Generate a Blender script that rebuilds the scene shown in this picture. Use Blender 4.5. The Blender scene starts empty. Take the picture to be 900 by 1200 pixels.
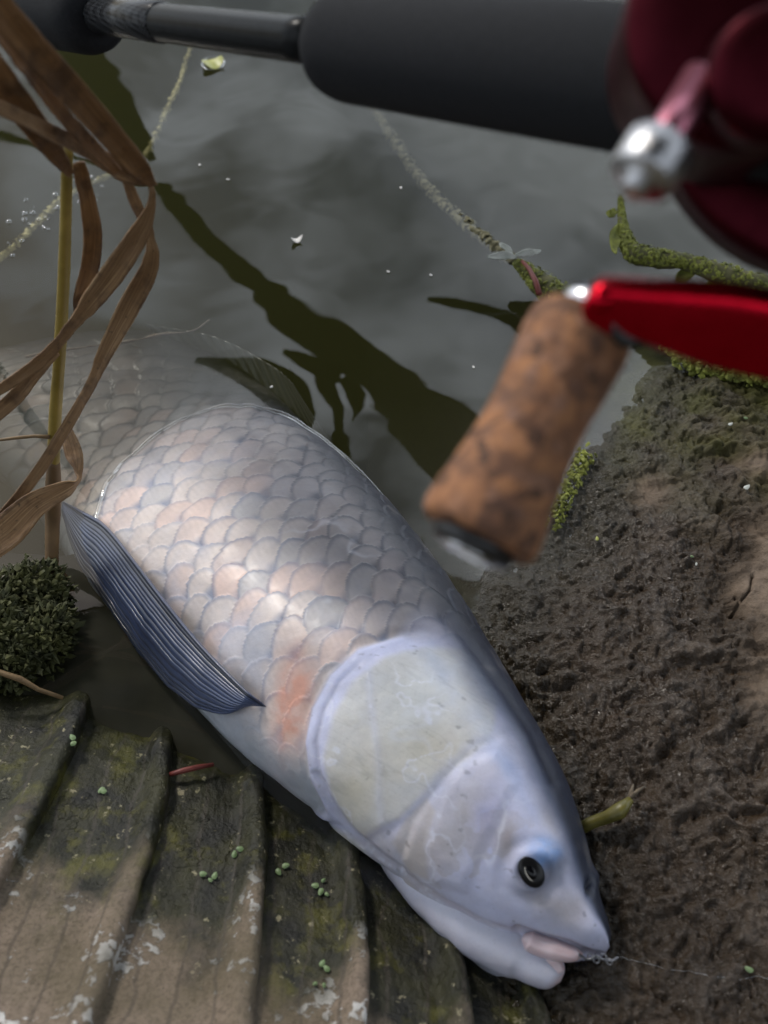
import bpy, math, random
import numpy as np
from mathutils import Vector, Matrix

random.seed(7)
rng = np.random.default_rng(11)
SC = bpy.context.scene
COL = SC.collection

# ------------------------------------------------------------------ camera
W0, H0 = 900.0, 1200.0            # photograph size the traced points refer to
FPX = 1287.0                      # focal length in photograph pixels
CAM_H, PITCH = 0.42, 50.0
cam_d = bpy.data.cameras.new('camera')
cam = bpy.data.objects.new('camera', cam_d); COL.objects.link(cam)
cam.location = (0, 0, CAM_H)
cam.rotation_euler = (math.radians(90 - PITCH), 0, 0)
cam_d.sensor_fit = 'VERTICAL'; cam_d.sensor_height = 36.0
cam_d.lens = FPX * 36.0 / H0
cam_d.clip_start = 0.01; cam_d.clip_end = 3000
cam_d.dof.use_dof = True; cam_d.dof.focus_distance = 0.50; cam_d.dof.aperture_fstop = 11.5
SC.camera = cam

# ------------------------------------------------------------------ sky + sun
SUN_DIR = Vector((-0.44, 0.56, 0.70)).normalized()      # towards the sun
elev = math.asin(SUN_DIR.z); azim = math.atan2(SUN_DIR.x, SUN_DIR.y)
world = bpy.data.worlds.new('World'); SC.world = world; world.use_nodes = True
wn = world.node_tree.nodes; wl = world.node_tree.links; wn.clear()
wo = wn.new('ShaderNodeOutputWorld'); bg = wn.new('ShaderNodeBackground'); bg.inputs[1].default_value = 0.12
sky = wn.new('ShaderNodeTexSky'); sky.sky_type = 'NISHITA'; sky.sun_disc = False
sky.sun_elevation = elev; sky.sun_rotation = azim; sky.air_density = 1.3; sky.dust_density = 2.0
tc = wn.new('ShaderNodeTexCoord'); mp = wn.new('ShaderNodeMapping'); mp.inputs['Scale'].default_value = (1.0, 1.0, 1.7)
mp.inputs['Location'].default_value = (0.35, 0.1, 0.2)
nz = wn.new('ShaderNodeTexNoise'); nz.inputs['Scale'].default_value = 3.2; nz.inputs['Detail'].default_value = 7; nz.inputs['Roughness'].default_value = 0.52
cr = wn.new('ShaderNodeValToRGB'); cr.color_ramp.elements[0].position = 0.42; cr.color_ramp.elements[1].position = 0.58
mx = wn.new('ShaderNodeMix'); mx.data_type = 'RGBA'
mx.inputs['B'].default_value = (26.0, 28.0, 30.5, 1)
wl.new(tc.outputs['Generated'], mp.inputs[0]); wl.new(mp.outputs[0], nz.inputs['Vector'])
wl.new(nz.outputs[0], cr.inputs[0]); wl.new(cr.outputs[0], mx.inputs['Factor'])
wl.new(sky.outputs[0], mx.inputs['A']); wl.new(mx.outputs['Result'], bg.inputs[0]); wl.new(bg.outputs[0], wo.inputs[0])
sun_d = bpy.data.lights.new('sun', 'SUN'); sun_d.energy = 3.3; sun_d.angle = math.radians(9); sun_d.color = (1.0, 0.95, 0.88)
sun = bpy.data.objects.new('sun', sun_d); COL.objects.link(sun)
sun.rotation_euler = (-SUN_DIR).to_track_quat('-Z', 'Y').to_euler()

SC.view_settings.view_transform = 'Standard'; SC.view_settings.look = 'None'
SC.view_settings.gamma = 1.0; SC.view_settings.use_curve_mapping = False
SC.view_settings.exposure = -0.72
cy = SC.cycles
cy.use_denoising = True
cy.max_bounces = 8; cy.volume_bounces = 1; cy.transparent_max_bounces = 12; cy.glossy_bounces = 4; cy.diffuse_bounces = 3
cy.caustics_reflective = False; cy.caustics_refractive = False
cy.sample_clamp_indirect = 4.0

# ------------------------------------------------------------------ projection helpers
PR = math.radians(PITCH)
AX = np.array([1.0, 0, 0]); AY = np.array([0, math.sin(PR), math.cos(PR)]); AZ = np.array([0, math.cos(PR), -math.sin(PR)])
CP = np.array([0, 0, CAM_H])
def rays(px, py):
    px = np.asarray(px, float); py = np.asarray(py, float)
    return ((px - W0/2)/FPX)[..., None]*AX - ((py - H0/2)/FPX)[..., None]*AY + AZ
def pz(px, py, z=0.0):                 # pixel -> point on the level plane z
    r = rays(px, py); t = (np.asarray(z, float) - CAM_H)/r[..., 2]
    return CP + r*t[..., None]
def pd(px, py, d):                     # pixel -> point at distance d along the optical axis
    return CP + rays(px, py)*np.asarray(d, float)[..., None]
def proj(P):
    q = np.asarray(P) - CP
    d = q @ AZ
    return W0/2 + FPX*(q @ AX)/d, H0/2 - FPX*(q @ AY)/d, d
def refl(px, py, h):                   # the point at height h whose mirror image in the water shows at this pixel
    r = rays(px, py); p0 = CP + r*((0 - CAM_H)/r[..., 2])[..., None]
    r2 = r*np.array([1, 1, -1.0])
    return p0 + r2*(np.asarray(h, float)/r2[..., 2])[..., None]

# ------------------------------------------------------------------ numeric helpers
def _hash(ix, iy, iz, seed):
    h = (ix*374761393 + iy*668265263 + iz*1440662683 + seed*974634941) & 0xffffffff
    h = ((h ^ (h >> 13))*1274126177) & 0xffffffff
    h = (h ^ (h >> 16))
    return (h & 0xffff)/65535.0
def vnoise(P, seed=0):
    P = np.asarray(P, float); i = np.floor(P).astype(np.int64); f = P - i; f = f*f*f*(f*(f*6 - 15) + 10)
    r = 0
    for a in (0, 1):
        for b in (0, 1):
            for c in (0, 1):
                w = (f[..., 0] if a else 1-f[..., 0])*(f[..., 1] if b else 1-f[..., 1])*(f[..., 2] if c else 1-f[..., 2])
                r = r + w*_hash(i[..., 0]+a, i[..., 1]+b, i[..., 2]+c, seed)
    return r*2 - 1
def fbm(P, scale, octs=4, gain=0.5, seed=0, ridged=False):
    P = np.asarray(P, float)*scale; s = 0; a = 1.0; n = 0
    for k in range(octs):
        v = vnoise(P + 17.3*k, seed + k)
        s = s + a*((1 - 2*np.abs(v)) if ridged else v); n += a; a *= gain; P = P*2.03
    return s/n
def sstep(a, b, x):
    t = np.clip((x - a)/(b - a), 0, 1); return t*t*(3 - 2*t)
def catmull(K, n):                     # K (m,d) control rows -> n rows
    K = np.asarray(K, float); m = len(K); t = np.linspace(0, m - 1, n); i = np.clip(t.astype(int), 0, m - 2); f = (t - i)[:, None]
    g = lambda j: K[np.clip(j, 0, m - 1)]
    p0, p1, p2, p3 = g(i-1), g(i), g(i+1), g(i+2)
    p0 = np.where((i == 0)[:, None], 2*p1 - p2, p0); p3 = np.where((i == m-2)[:, None], 2*p2 - p1, p3)
    return 0.5*((2*p1) + (-p0 + p2)*f + (2*p0 - 5*p1 + 4*p2 - p3)*f*f + (-p0 + 3*p1 - 3*p2 + p3)*f**3)
def seg_dist(X, Y, poly, closed=False):
    poly = np.asarray(poly, float); best = np.full(X.shape, 1e9)
    n = len(poly)
    for k in range(n if closed else n-1):
        a = poly[k]; b = poly[(k+1) % n]; d = b - a; L = d @ d + 1e-9
        t = np.clip(((X-a[0])*d[0] + (Y-a[1])*d[1])/L, 0, 1)
        best = np.minimum(best, np.hypot(X-a[0]-t*d[0], Y-a[1]-t*d[1]))
    return best
def sdf_poly(X, Y, poly):              # positive inside
    poly = np.asarray(poly, float); ins = np.zeros(X.shape, bool); n = len(poly)
    for k in range(n):
        x1, y1 = poly[k]; x2, y2 = poly[(k+1) % n]
        if y1 == y2: continue
        c = ((y1 > Y) != (y2 > Y)) & (X < (x2-x1)*(Y-y1)/(y2-y1) + x1)
        ins ^= c
    d = seg_dist(X, Y, poly, True)
    return np.where(ins, d, -d)
def blob(X, Y, cx, cy_, rx, ry, ang=0):
    c, s = math.cos(math.radians(ang)), math.sin(math.radians(ang))
    u = ((X-cx)*c + (Y-cy_)*s)/rx; v = (-(X-cx)*s + (Y-cy_)*c)/ry
    return np.exp(-(u*u + v*v))
def lerp(A, B, t): return A + (np.asarray(B) - A)*t[..., None]

# ------------------------------------------------------------------ mesh helpers
def link(name, me, parent=None, loc=None):
    o = bpy.data.objects.new(name, me); COL.objects.link(o)
    if parent is not None: o.parent = parent
    if loc is not None: o.location = loc
    return o
def mesh(name, V, F, mat, parent=None, col=None, smooth=True, attrs=None, origin=None):
    V = np.asarray(V, float).reshape(-1, 3)
    off = np.zeros(3)
    q_ = parent
    while q_ is not None: off = off + np.array(q_.location); q_ = q_.parent
    if origin is not None: off = np.asarray(origin, float)
    me = bpy.data.meshes.new(name)
    if isinstance(F, np.ndarray):
        nf, k = F.shape
        me.vertices.add(len(V)); me.vertices.foreach_set('co', (V - off).astype(np.float32).ravel())
        me.loops.add(nf*k); me.loops.foreach_set('vertex_index', F.astype(np.int32).ravel())
        me.polygons.add(nf); me.polygons.foreach_set('loop_start', np.arange(0, nf*k, k, dtype=np.int32))
        me.update(calc_edges=True); me.validate()
    else:
        me.from_pydata((V - off).tolist(), [], [list(map(int, f)) for f in F])
    if smooth: me.polygons.foreach_set('use_smooth', np.ones(len(me.polygons), bool))
    if col is not None:
        a = me.color_attributes.new('Col', 'FLOAT_COLOR', 'POINT')
        c = np.ones((len(V), 4), np.float32); c[:, :3] = np.asarray(col).reshape(-1, 3); a.data.foreach_set('color', c.ravel())
    for k, v in (attrs or {}).items():
        a = me.attributes.new(k, 'FLOAT', 'POINT'); a.data.foreach_set('value', np.asarray(v, np.float32).ravel())
    me.materials.append(mat); me.update()
    o = link(name, me, parent)
    if origin is not None and parent is None: o.location = tuple(off)
    return o
def grid_faces(n, m, wrap=False, off=0):
    i = np.arange(n-1)[:, None]; j = np.arange(m if wrap else m-1)[None, :]
    a = i*m + j; b = i*m + (j+1) % m; c = (i+1)*m + (j+1) % m; d = (i+1)*m + j
    return np.stack([a, b, c, d], -1).reshape(-1, 4) + off
def empty(name, loc):
    o = bpy.data.objects.new(name, None); COL.objects.link(o); o.location = tuple(map(float, loc)); o.empty_display_size = 0.02
    return o
def tag(o, label=None, cat=None, group=None, kind=None):
    for k, v in (('label', label), ('category', cat), ('group', group), ('kind', kind)):
        if v: o[k] = v
    return o
def frames(P):
    P = np.asarray(P, float); T = np.gradient(P, axis=0); T /= np.linalg.norm(T, axis=1)[:, None] + 1e-12
    return T
def tube_arrays(P, R, nv=14, rough=0.0, rscale=300, seed=0, cap=True):
    P = np.asarray(P, float); n = len(P); R = np.broadcast_to(np.asarray(R, float), (n,)); T = frames(P)
    ref = np.array([0.13, 0.21, 0.97]);  N = np.zeros_like(P); b = ref - (ref @ T[0])*T[0]
    if np.linalg.norm(b) < 1e-3: b = np.array([1., 0, 0])
    for i in range(n):
        b = b - (b @ T[i])*T[i]; b /= np.linalg.norm(b); N[i] = b
    B = np.cross(T, N); th = np.linspace(0, 2*np.pi, nv, endpoint=False)
    D = np.cos(th)[None, :, None]*N[:, None] + np.sin(th)[None, :, None]*B[:, None]
    V = P[:, None] + D*R[:, None, None]
    if rough: V = V + D*(fbm(V, rscale, 3, seed=seed)*rough)[..., None]
    F = grid_faces(n, nv, True).tolist()
    V = V.reshape(-1, 3)
    if cap:
        V = np.vstack([V, P[0], P[-1]]); c0, c1 = n*nv, n*nv + 1
        F += [[c0, (j+1) % nv, j] for j in range(nv)] + [[c1, (n-1)*nv + j, (n-1)*nv + (j+1) % nv] for j in range(nv)]
    return V, F
def tube(name, P, R, mat, parent=None, nv=14, **kw):
    V, F = tube_arrays(P, R, nv, **{k: v for k, v in kw.items() if k in ('rough', 'rscale', 'seed', 'cap')})
    return mesh(name, V, F, mat, parent, origin=kw.get('origin'))
def lathe(name, A, B, prof, mat, parent=None, nv=48, origin=None, knurl=0.0):   # prof: rows (distance along A->B in metres, radius)
    A = np.asarray(A, float); B = np.asarray(B, float); t = (B-A)/np.linalg.norm(B-A)
    n = np.cross(t, [0.3, 0.2, 0.93]); n /= np.linalg.norm(n); b = np.cross(t, n)
    th = np.linspace(0, 2*np.pi, nv, endpoint=False)
    prof = np.asarray(prof, float); kf = 1 + knurl*(np.arange(nv) % 2)
    V = A + t*prof[:, 0][:, None, None] + ((np.cos(th)*kf)[None, :, None]*n + (np.sin(th)*kf)[None, :, None]*b)*prof[:, 1][:, None, None]
    F = grid_faces(len(prof), nv, True).tolist()
    V = V.reshape(-1, 3); V = np.vstack([V, A + t*prof[0, 0], A + t*prof[-1, 0]]); m = len(prof)*nv
    F += [[m, (j+1) % nv, j] for j in range(nv)] + [[m+1, m-nv+j, m-nv+(j+1) % nv] for j in range(nv)]
    return mesh(name, V, F, mat, parent, origin=origin)
def ribbon_arrays(P, Wd, twist=0.0, fold=0.25, nacross=7, seed=0, up=None):
    P = np.asarray(P, float); n = len(P); T = frames(P)
    Wd = np.broadcast_to(np.asarray(Wd, float), (n,)); tw = np.radians(np.broadcast_to(np.asarray(twist, float), (n,)))
    view = (CP - P) if up is None else np.broadcast_to(np.asarray(up, float), P.shape); view = view/np.linalg.norm(view, axis=1)[:, None]
    S = np.cross(T, view); S /= np.linalg.norm(S, axis=1)[:, None] + 1e-9; N = np.cross(S, T)
    S2 = S*np.cos(tw)[:, None] + N*np.sin(tw)[:, None]; N2 = -S*np.sin(tw)[:, None] + N*np.cos(tw)[:, None]
    a = np.linspace(-1, 1, nacross)
    V = P[:, None] + S2[:, None]*(a[None, :]*Wd[:, None]/2)[..., None] + N2[:, None]*((np.abs(a)[None, :] - .5)*fold*Wd[:, None]/2)[..., None]
    V = V + N2[:, None]*((fbm(V, 220, 2, seed=seed))*0.0007)[..., None]
    return V.reshape(-1, 3), grid_faces(n, nacross)
def ribbon(name, K, mat, parent, n=60, fold=0.25, thick=0.0004, seed=0, up=None):
    # K rows: x, y, z, width, twist
    C = catmull(K, n); C[:, 3] = np.maximum(C[:, 3], 0.0004)
    V, F = ribbon_arrays(C[:, :3], C[:, 3], C[:, 4], fold, 7, seed, up)
    a = np.tile(np.linspace(-1, 1, 7), n); l = np.repeat(np.linspace(0, 1, n), 7)
    o = mesh(name, V, F, mat, parent, attrs={'across': a, 'along': l})
    m = o.modifiers.new('thickness', 'SOLIDIFY'); m.thickness = thick
    return o

# ------------------------------------------------------------------ materials
class NT:
    def __init__(s, name):
        s.m = bpy.data.materials.new(name); s.m.use_nodes = True; s.t = s.m.node_tree; s.t.nodes.clear()
        s.out = s.t.nodes.new('ShaderNodeOutputMaterial')
    def n(s, typ, **kw):
        nd = s.t.nodes.new('ShaderNode' + typ)
        for k, v in kw.items():
            if k.startswith('i_'):
                key = k[2:]; key = int(key) if key.isdigit() else key.replace('_', ' ')
                s.set(nd.inputs[key], v)
            else: setattr(nd, k, v)
        return nd
    def set(s, sock, v):
        if isinstance(v, bpy.types.NodeSocket): s.t.links.new(v, sock)
        elif isinstance(v, (tuple, list)) and len(v) == 3 and sock.type == 'RGBA': sock.default_value = (*v, 1)
        else: sock.default_value = v
    def noise(s, scale, detail=4, rough=0.5, vec=None, dist=0.0):
        nd = s.n('TexNoise', i_Scale=scale, i_Detail=detail, i_Roughness=rough, i_Distortion=dist)
        s.t.links.new(vec if vec is not None else s.obj(), nd.inputs['Vector']); return nd.outputs[0]
    def obj(s):
        if not hasattr(s, '_o'): s._o = s.n('NewGeometry').outputs['Position']
        return s._o
    def ramp(s, fac, stops, interp='LINEAR'):
        nd = s.n('ValToRGB'); nd.color_ramp.interpolation = interp; e = nd.color_ramp.elements
        while len(e) < len(stops): e.new(0.5)
        for el, (p, c) in zip(e, stops):
            el.position = p; el.color = (*c, 1) if isinstance(c, (tuple, list)) else (c, c, c, 1)
        s.t.links.new(fac, nd.inputs[0]); return nd.outputs[0]
    def mix(s, f, a, b, blend='MIX'):
        nd = s.n('Mix', data_type='RGBA', blend_type=blend)
        s.set(nd.inputs['Factor'], f); s.set(nd.inputs['A'], a); s.set(nd.inputs['B'], b); return nd.outputs['Result']
    def math(s, op, a, b=0.0, clamp=False):
        nd = s.n('Math', operation=op, use_clamp=clamp); s.set(nd.inputs[0], a); s.set(nd.inputs[1], b); return nd.outputs[0]
    def attr(s, name): return s.n('Attribute', attribute_name=name)
    def bump(s, h, strength=0.5, dist=0.001, normal=None):
        nd = s.n('Bump', i_Strength=strength, i_Distance=dist, i_Height=h)
        if normal is not None: s.t.links.new(normal, nd.inputs['Normal'])
        return nd.outputs[0]
    def bsdf(s, color, rough=0.5, metal=0.0, normal=None, **kw):
        nd = s.n('BsdfPrincipled'); s.set(nd.inputs['Base Color'], color); s.set(nd.inputs['Roughness'], rough); s.set(nd.inputs['Metallic'], metal)
        if normal is not None: s.t.links.new(normal, nd.inputs['Normal'])
        for k, v in kw.items(): s.set(nd.inputs[k.replace('_', ' ')], v)
        s.t.links.new(nd.outputs[0], s.out.inputs['Surface']); return nd

def simple(name, c1, c2, rough=0.5, scale=200, metal=0.0, bump=0.3, bdist=0.0005, detail=5, **kw):
    t = NT(name); f = t.noise(scale, detail, 0.6)
    t.bsdf(t.ramp(f, [(0.3, c1), (0.7, c2)]), rough, metal, t.bump(t.noise(scale*2.5, 4), bump, bdist), **kw)
    return t.m

def M_water():
    t = NT('pond_water')
    v = t.n('Mapping', i_Vector=t.obj(), i_Scale=(1, 1, 1)).outputs[0]
    h = t.math('ADD', t.noise(9, 2, 0.5, v, 0.6), t.math('MULTIPLY', t.noise(38, 2, 0.4, v, 0.5), 0.03))
    nrm = t.bump(h, 1.0, 0.0008)
    dt = t.n('VectorMath', operation='DOT_PRODUCT'); t.t.links.new(nrm, dt.inputs[0]); t.t.links.new(t.n('NewGeometry').outputs['Incoming'], dt.inputs[1])
    f5 = t.math('POWER', t.math('SUBTRACT', 1.0, t.math('ABSOLUTE', dt.outputs['Value']), True), 5.0)      # Schlick reflectance, the same from both sides
    fr = t.n('Math', operation='MULTIPLY_ADD', i_0=f5, i_1=0.955, i_2=0.045)
    tr = t.n('BsdfTransparent', i_Color=(0.97, 0.98, 0.95)); gl = t.n('BsdfGlossy', i_Roughness=0.015, i_Color=(1, 1, 1))
    t.t.links.new(nrm, gl.inputs['Normal'])
    ms = t.n('MixShader'); t.t.links.new(fr.outputs[0], ms.inputs[0]); t.t.links.new(tr.outputs[0], ms.inputs[1]); t.t.links.new(gl.outputs[0], ms.inputs[2])
    t.t.links.new(ms.outputs[0], t.out.inputs['Surface'])
    vo = t.n('VolumePrincipled'); vo.inputs['Color'].default_value = (0.095, 0.094, 0.034, 1); vo.inputs['Density'].default_value = 16.0
    vo.inputs['Anisotropy'].default_value = 0.2
    t.t.links.new(vo.outputs[0], t.out.inputs['Volume'])
    return t.m
def M_mud():
    t = NT('wet_mud'); c = t.attr('Col').outputs['Color']; wet = t.attr('wet').outputs['Fac']
    n1 = t.noise(260, 6, 0.65); n2 = t.noise(60, 4, 0.6)
    col = t.mix(t.ramp(n1, [(0.3, 0.0), (0.75, 0.55)]), c, t.mix(1.0, c, (0.35, 0.33, 0.30), 'MULTIPLY'))
    col = t.mix(t.ramp(n2, [(0.45, 0.0), (0.7, 0.4)]), col, t.mix(1.0, c, (1.5, 1.42, 1.3), 'MULTIPLY'))
    rough = t.math('SUBTRACT', 0.88, t.math('MULTIPLY', wet, t.ramp(t.noise(120, 3), [(0.3, 0.80), (0.7, 0.70)])))
    h = t.math('ADD', t.noise(650, 4, 0.6, None, 0.8), t.math('MULTIPLY', t.noise(1300, 3), 0.35))
    t.bsdf(col, rough, 0, t.bump(h, 0.7, 0.0016), Specular_IOR_Level=t.math('ADD', 0.08, t.math('MULTIPLY', wet, 0.34)))
    return t.m
def M_slab():
    t = NT('weathered_cement'); z = t.n('SeparateXYZ', i_Vector=t.obj()).outputs['Z']
    base = t.mix(t.noise(45, 4, 0.6), (0.17, 0.128, 0.096), (0.30, 0.238, 0.185))
    base = t.mix(t.ramp(t.noise(620, 6, 0.7), [(0.46, 0), (0.66, 0.75)]), base, (0.085, 0.065, 0.048))
    spot = t.ramp(t.math('ADD', t.math('MULTIPLY', t.noise(34, 4, 0.6), 0.62), t.math('MULTIPLY', t.noise(230, 4, 0.6), 0.38)), [(0.555, 0), (0.580, 1)])
    base = t.mix(spot, base, t.mix(t.noise(400, 3), (0.46, 0.45, 0.43), (0.62, 0.61, 0.59)))
    base = t.mix(t.ramp(t.noise(22, 5, 0.65), [(0.40, 0.0), (0.62, 0.7)]), base, (0.085, 0.070, 0.040))
    zz = t.math('ADD', z, t.math('MULTIPLY', t.math('SUBTRACT', t.noise(36, 5, 0.6), 0.5), 0.030))
    alg = t.ramp(t.math('MULTIPLY', zz, 20.0), [(0.34, 1.0), (0.54, 0.0)])
    acol = t.mix(t.ramp(t.noise(70, 4), [(0.35, 0), (0.7, 1)]), (0.009, 0.009, 0.006), (0.032, 0.031, 0.010))
    acol = t.mix(t.ramp(t.noise(48, 5, 0.65), [(0.54, 0), (0.66, 0.8)]), acol, (0.085, 0.080, 0.012))
    acol = t.mix(t.ramp(t.noise(210, 5, 0.7), [(0.62, 0), (0.67, 0.85)]), acol, (0.30, 0.27, 0.17))
    base = t.mix(alg, base, acol)
    scr = t.n('TexWave', wave_type='BANDS', bands_direction='X', i_Scale=22, i_Distortion=3.0, i_Detail=3, i_Detail_Scale=1.5); t.t.links.new(t.obj(), scr.inputs['Vector'])
    base = t.mix(t.ramp(scr.outputs[0], [(0.0, 0.5), (0.04, 0.0)]), base, (0.06, 0.05, 0.04))
    rough = t.math('SUBTRACT', 0.92, t.math('MULTIPLY', alg, 0.45))
    h = t.math('ADD', t.noise(300, 6, 0.65), t.math('MULTIPLY', spot, 0.35))
    t.bsdf(base, rough, 0, t.bump(h, 0.8, 0.0016), Specular_IOR_Level=0.35)
    return t.m
def M_fish():
    t = NT('fish_skin'); c = t.attr('Col').outputs['Color']
    n1 = t.noise(160, 5, 0.6); n2 = t.noise(900, 3, 0.6)
    col = t.mix(t.ramp(n1, [(0.3, 0.0), (0.8, 0.28)]), c, t.mix(1.0, c, (0.72, 0.80, 1.0), 'MULTIPLY'))
    col = t.mix(t.ramp(n2, [(0.55, 0.0), (0.75, 0.22)]), col, t.mix(1.0, c, (0.6, 0.6, 0.62), 'MULTIPLY'))
    h = t.math('ADD', t.noise(220, 4, 0.5), t.math('MULTIPLY', n2, 0.15))
    t.bsdf(col, t.ramp(t.noise(90, 4), [(0.3, 0.34), (0.7, 0.5)]), 0, t.bump(h, 0.4, 0.0009), Specular_IOR_Level=0.24,
           Subsurface_Weight=0.12, Subsurface_Radius=(1.0, 0.55, 0.45), Subsurface_Scale=0.003, Coat_Weight=0.08, Coat_Roughness=0.2)
    return t.m
def M_fin(name, c1, c2):
    t = NT(name); l = t.attr('ray').outputs['Fac']
    col = t.mix(l, c1, c2)
    col = t.mix(t.ramp(t.noise(120, 4), [(0.35, 0), (0.75, 0.5)]), col, t.mix(1.0, col, (1.4, 1.45, 1.6), 'MULTIPLY'))
    t.bsdf(col, 0.32, 0, t.bump(t.noise(700, 3), 0.2, 0.0004), Coat_Weight=0.4, Coat_Roughness=0.12)
    return t.m
def M_leaf(name, c1, c2, c3, dens=38):
    t = NT(name); a = t.attr('across').outputs['Fac']; l = t.attr('along').outputs['Fac']
    cx = t.n('CombineXYZ', i_X=t.math('MULTIPLY', a, 5.0), i_Y=t.math('MULTIPLY', l, 1.6), i_Z=0.0).outputs[0]
    st = t.noise(2.0, 5, 0.65, cx)
    col = t.ramp(st, [(0.25, c1), (0.5, c2), (0.72, c3)])
    col = t.mix(t.ramp(t.noise(70, 5, 0.6), [(0.52, 0), (0.66, 0.75)]), col, c1)
    sp = t.ramp(t.noise(600, 3, 0.6), [(0.64, 0), (0.70, 0.7)])
    col = t.mix(sp, col, (0.03, 0.018, 0.01))
    h = t.math('ADD', t.noise(6.0, 3, 0.6, cx), t.math('MULTIPLY', t.noise(500, 3), 0.3))
    t.bsdf(col, 0.48, 0, t.bump(h, 0.6, 0.0012), Specular_IOR_Level=0.4)
    return t.m
def M_cork():
    t = NT('burl_cork'); vo = t.n('TexVoronoi', feature='F1', i_Scale=380.0); t.t.links.new(t.obj(), vo.inputs['Vector'])
    cells = t.n('SeparateColor', i_Color=vo.outputs['Color']).outputs[0]
    col = t.ramp(cells, [(0.0, (0.10, 0.052, 0.032)), (0.35, (0.27, 0.125, 0.064)), (0.7, (0.38, 0.175, 0.080)), (1.0, (0.28, 0.15, 0.10))])
    col = t.mix(t.ramp(t.noise(170, 4, 0.6), [(0.46, 0.0), (0.64, 0.75)]), col, (0.09, 0.05, 0.038))
    t.bsdf(col, 0.75, 0, t.bump(t.noise(500, 4), 0.4, 0.0008), Specular_IOR_Level=0.3)
    return t.m
def M_carbon():
    t = NT('carbon_blank'); wv = t.n('TexChecker', i_Scale=900.0, i_Color1=(0.005, 0.005, 0.006), i_Color2=(0.045, 0.048, 0.052))
    t.t.links.new(t.obj(), wv.inputs['Vector'])
    t.bsdf(wv.outputs[0], 0.22, 0, None, Specular_IOR_Level=0.1); return t.m

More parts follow.
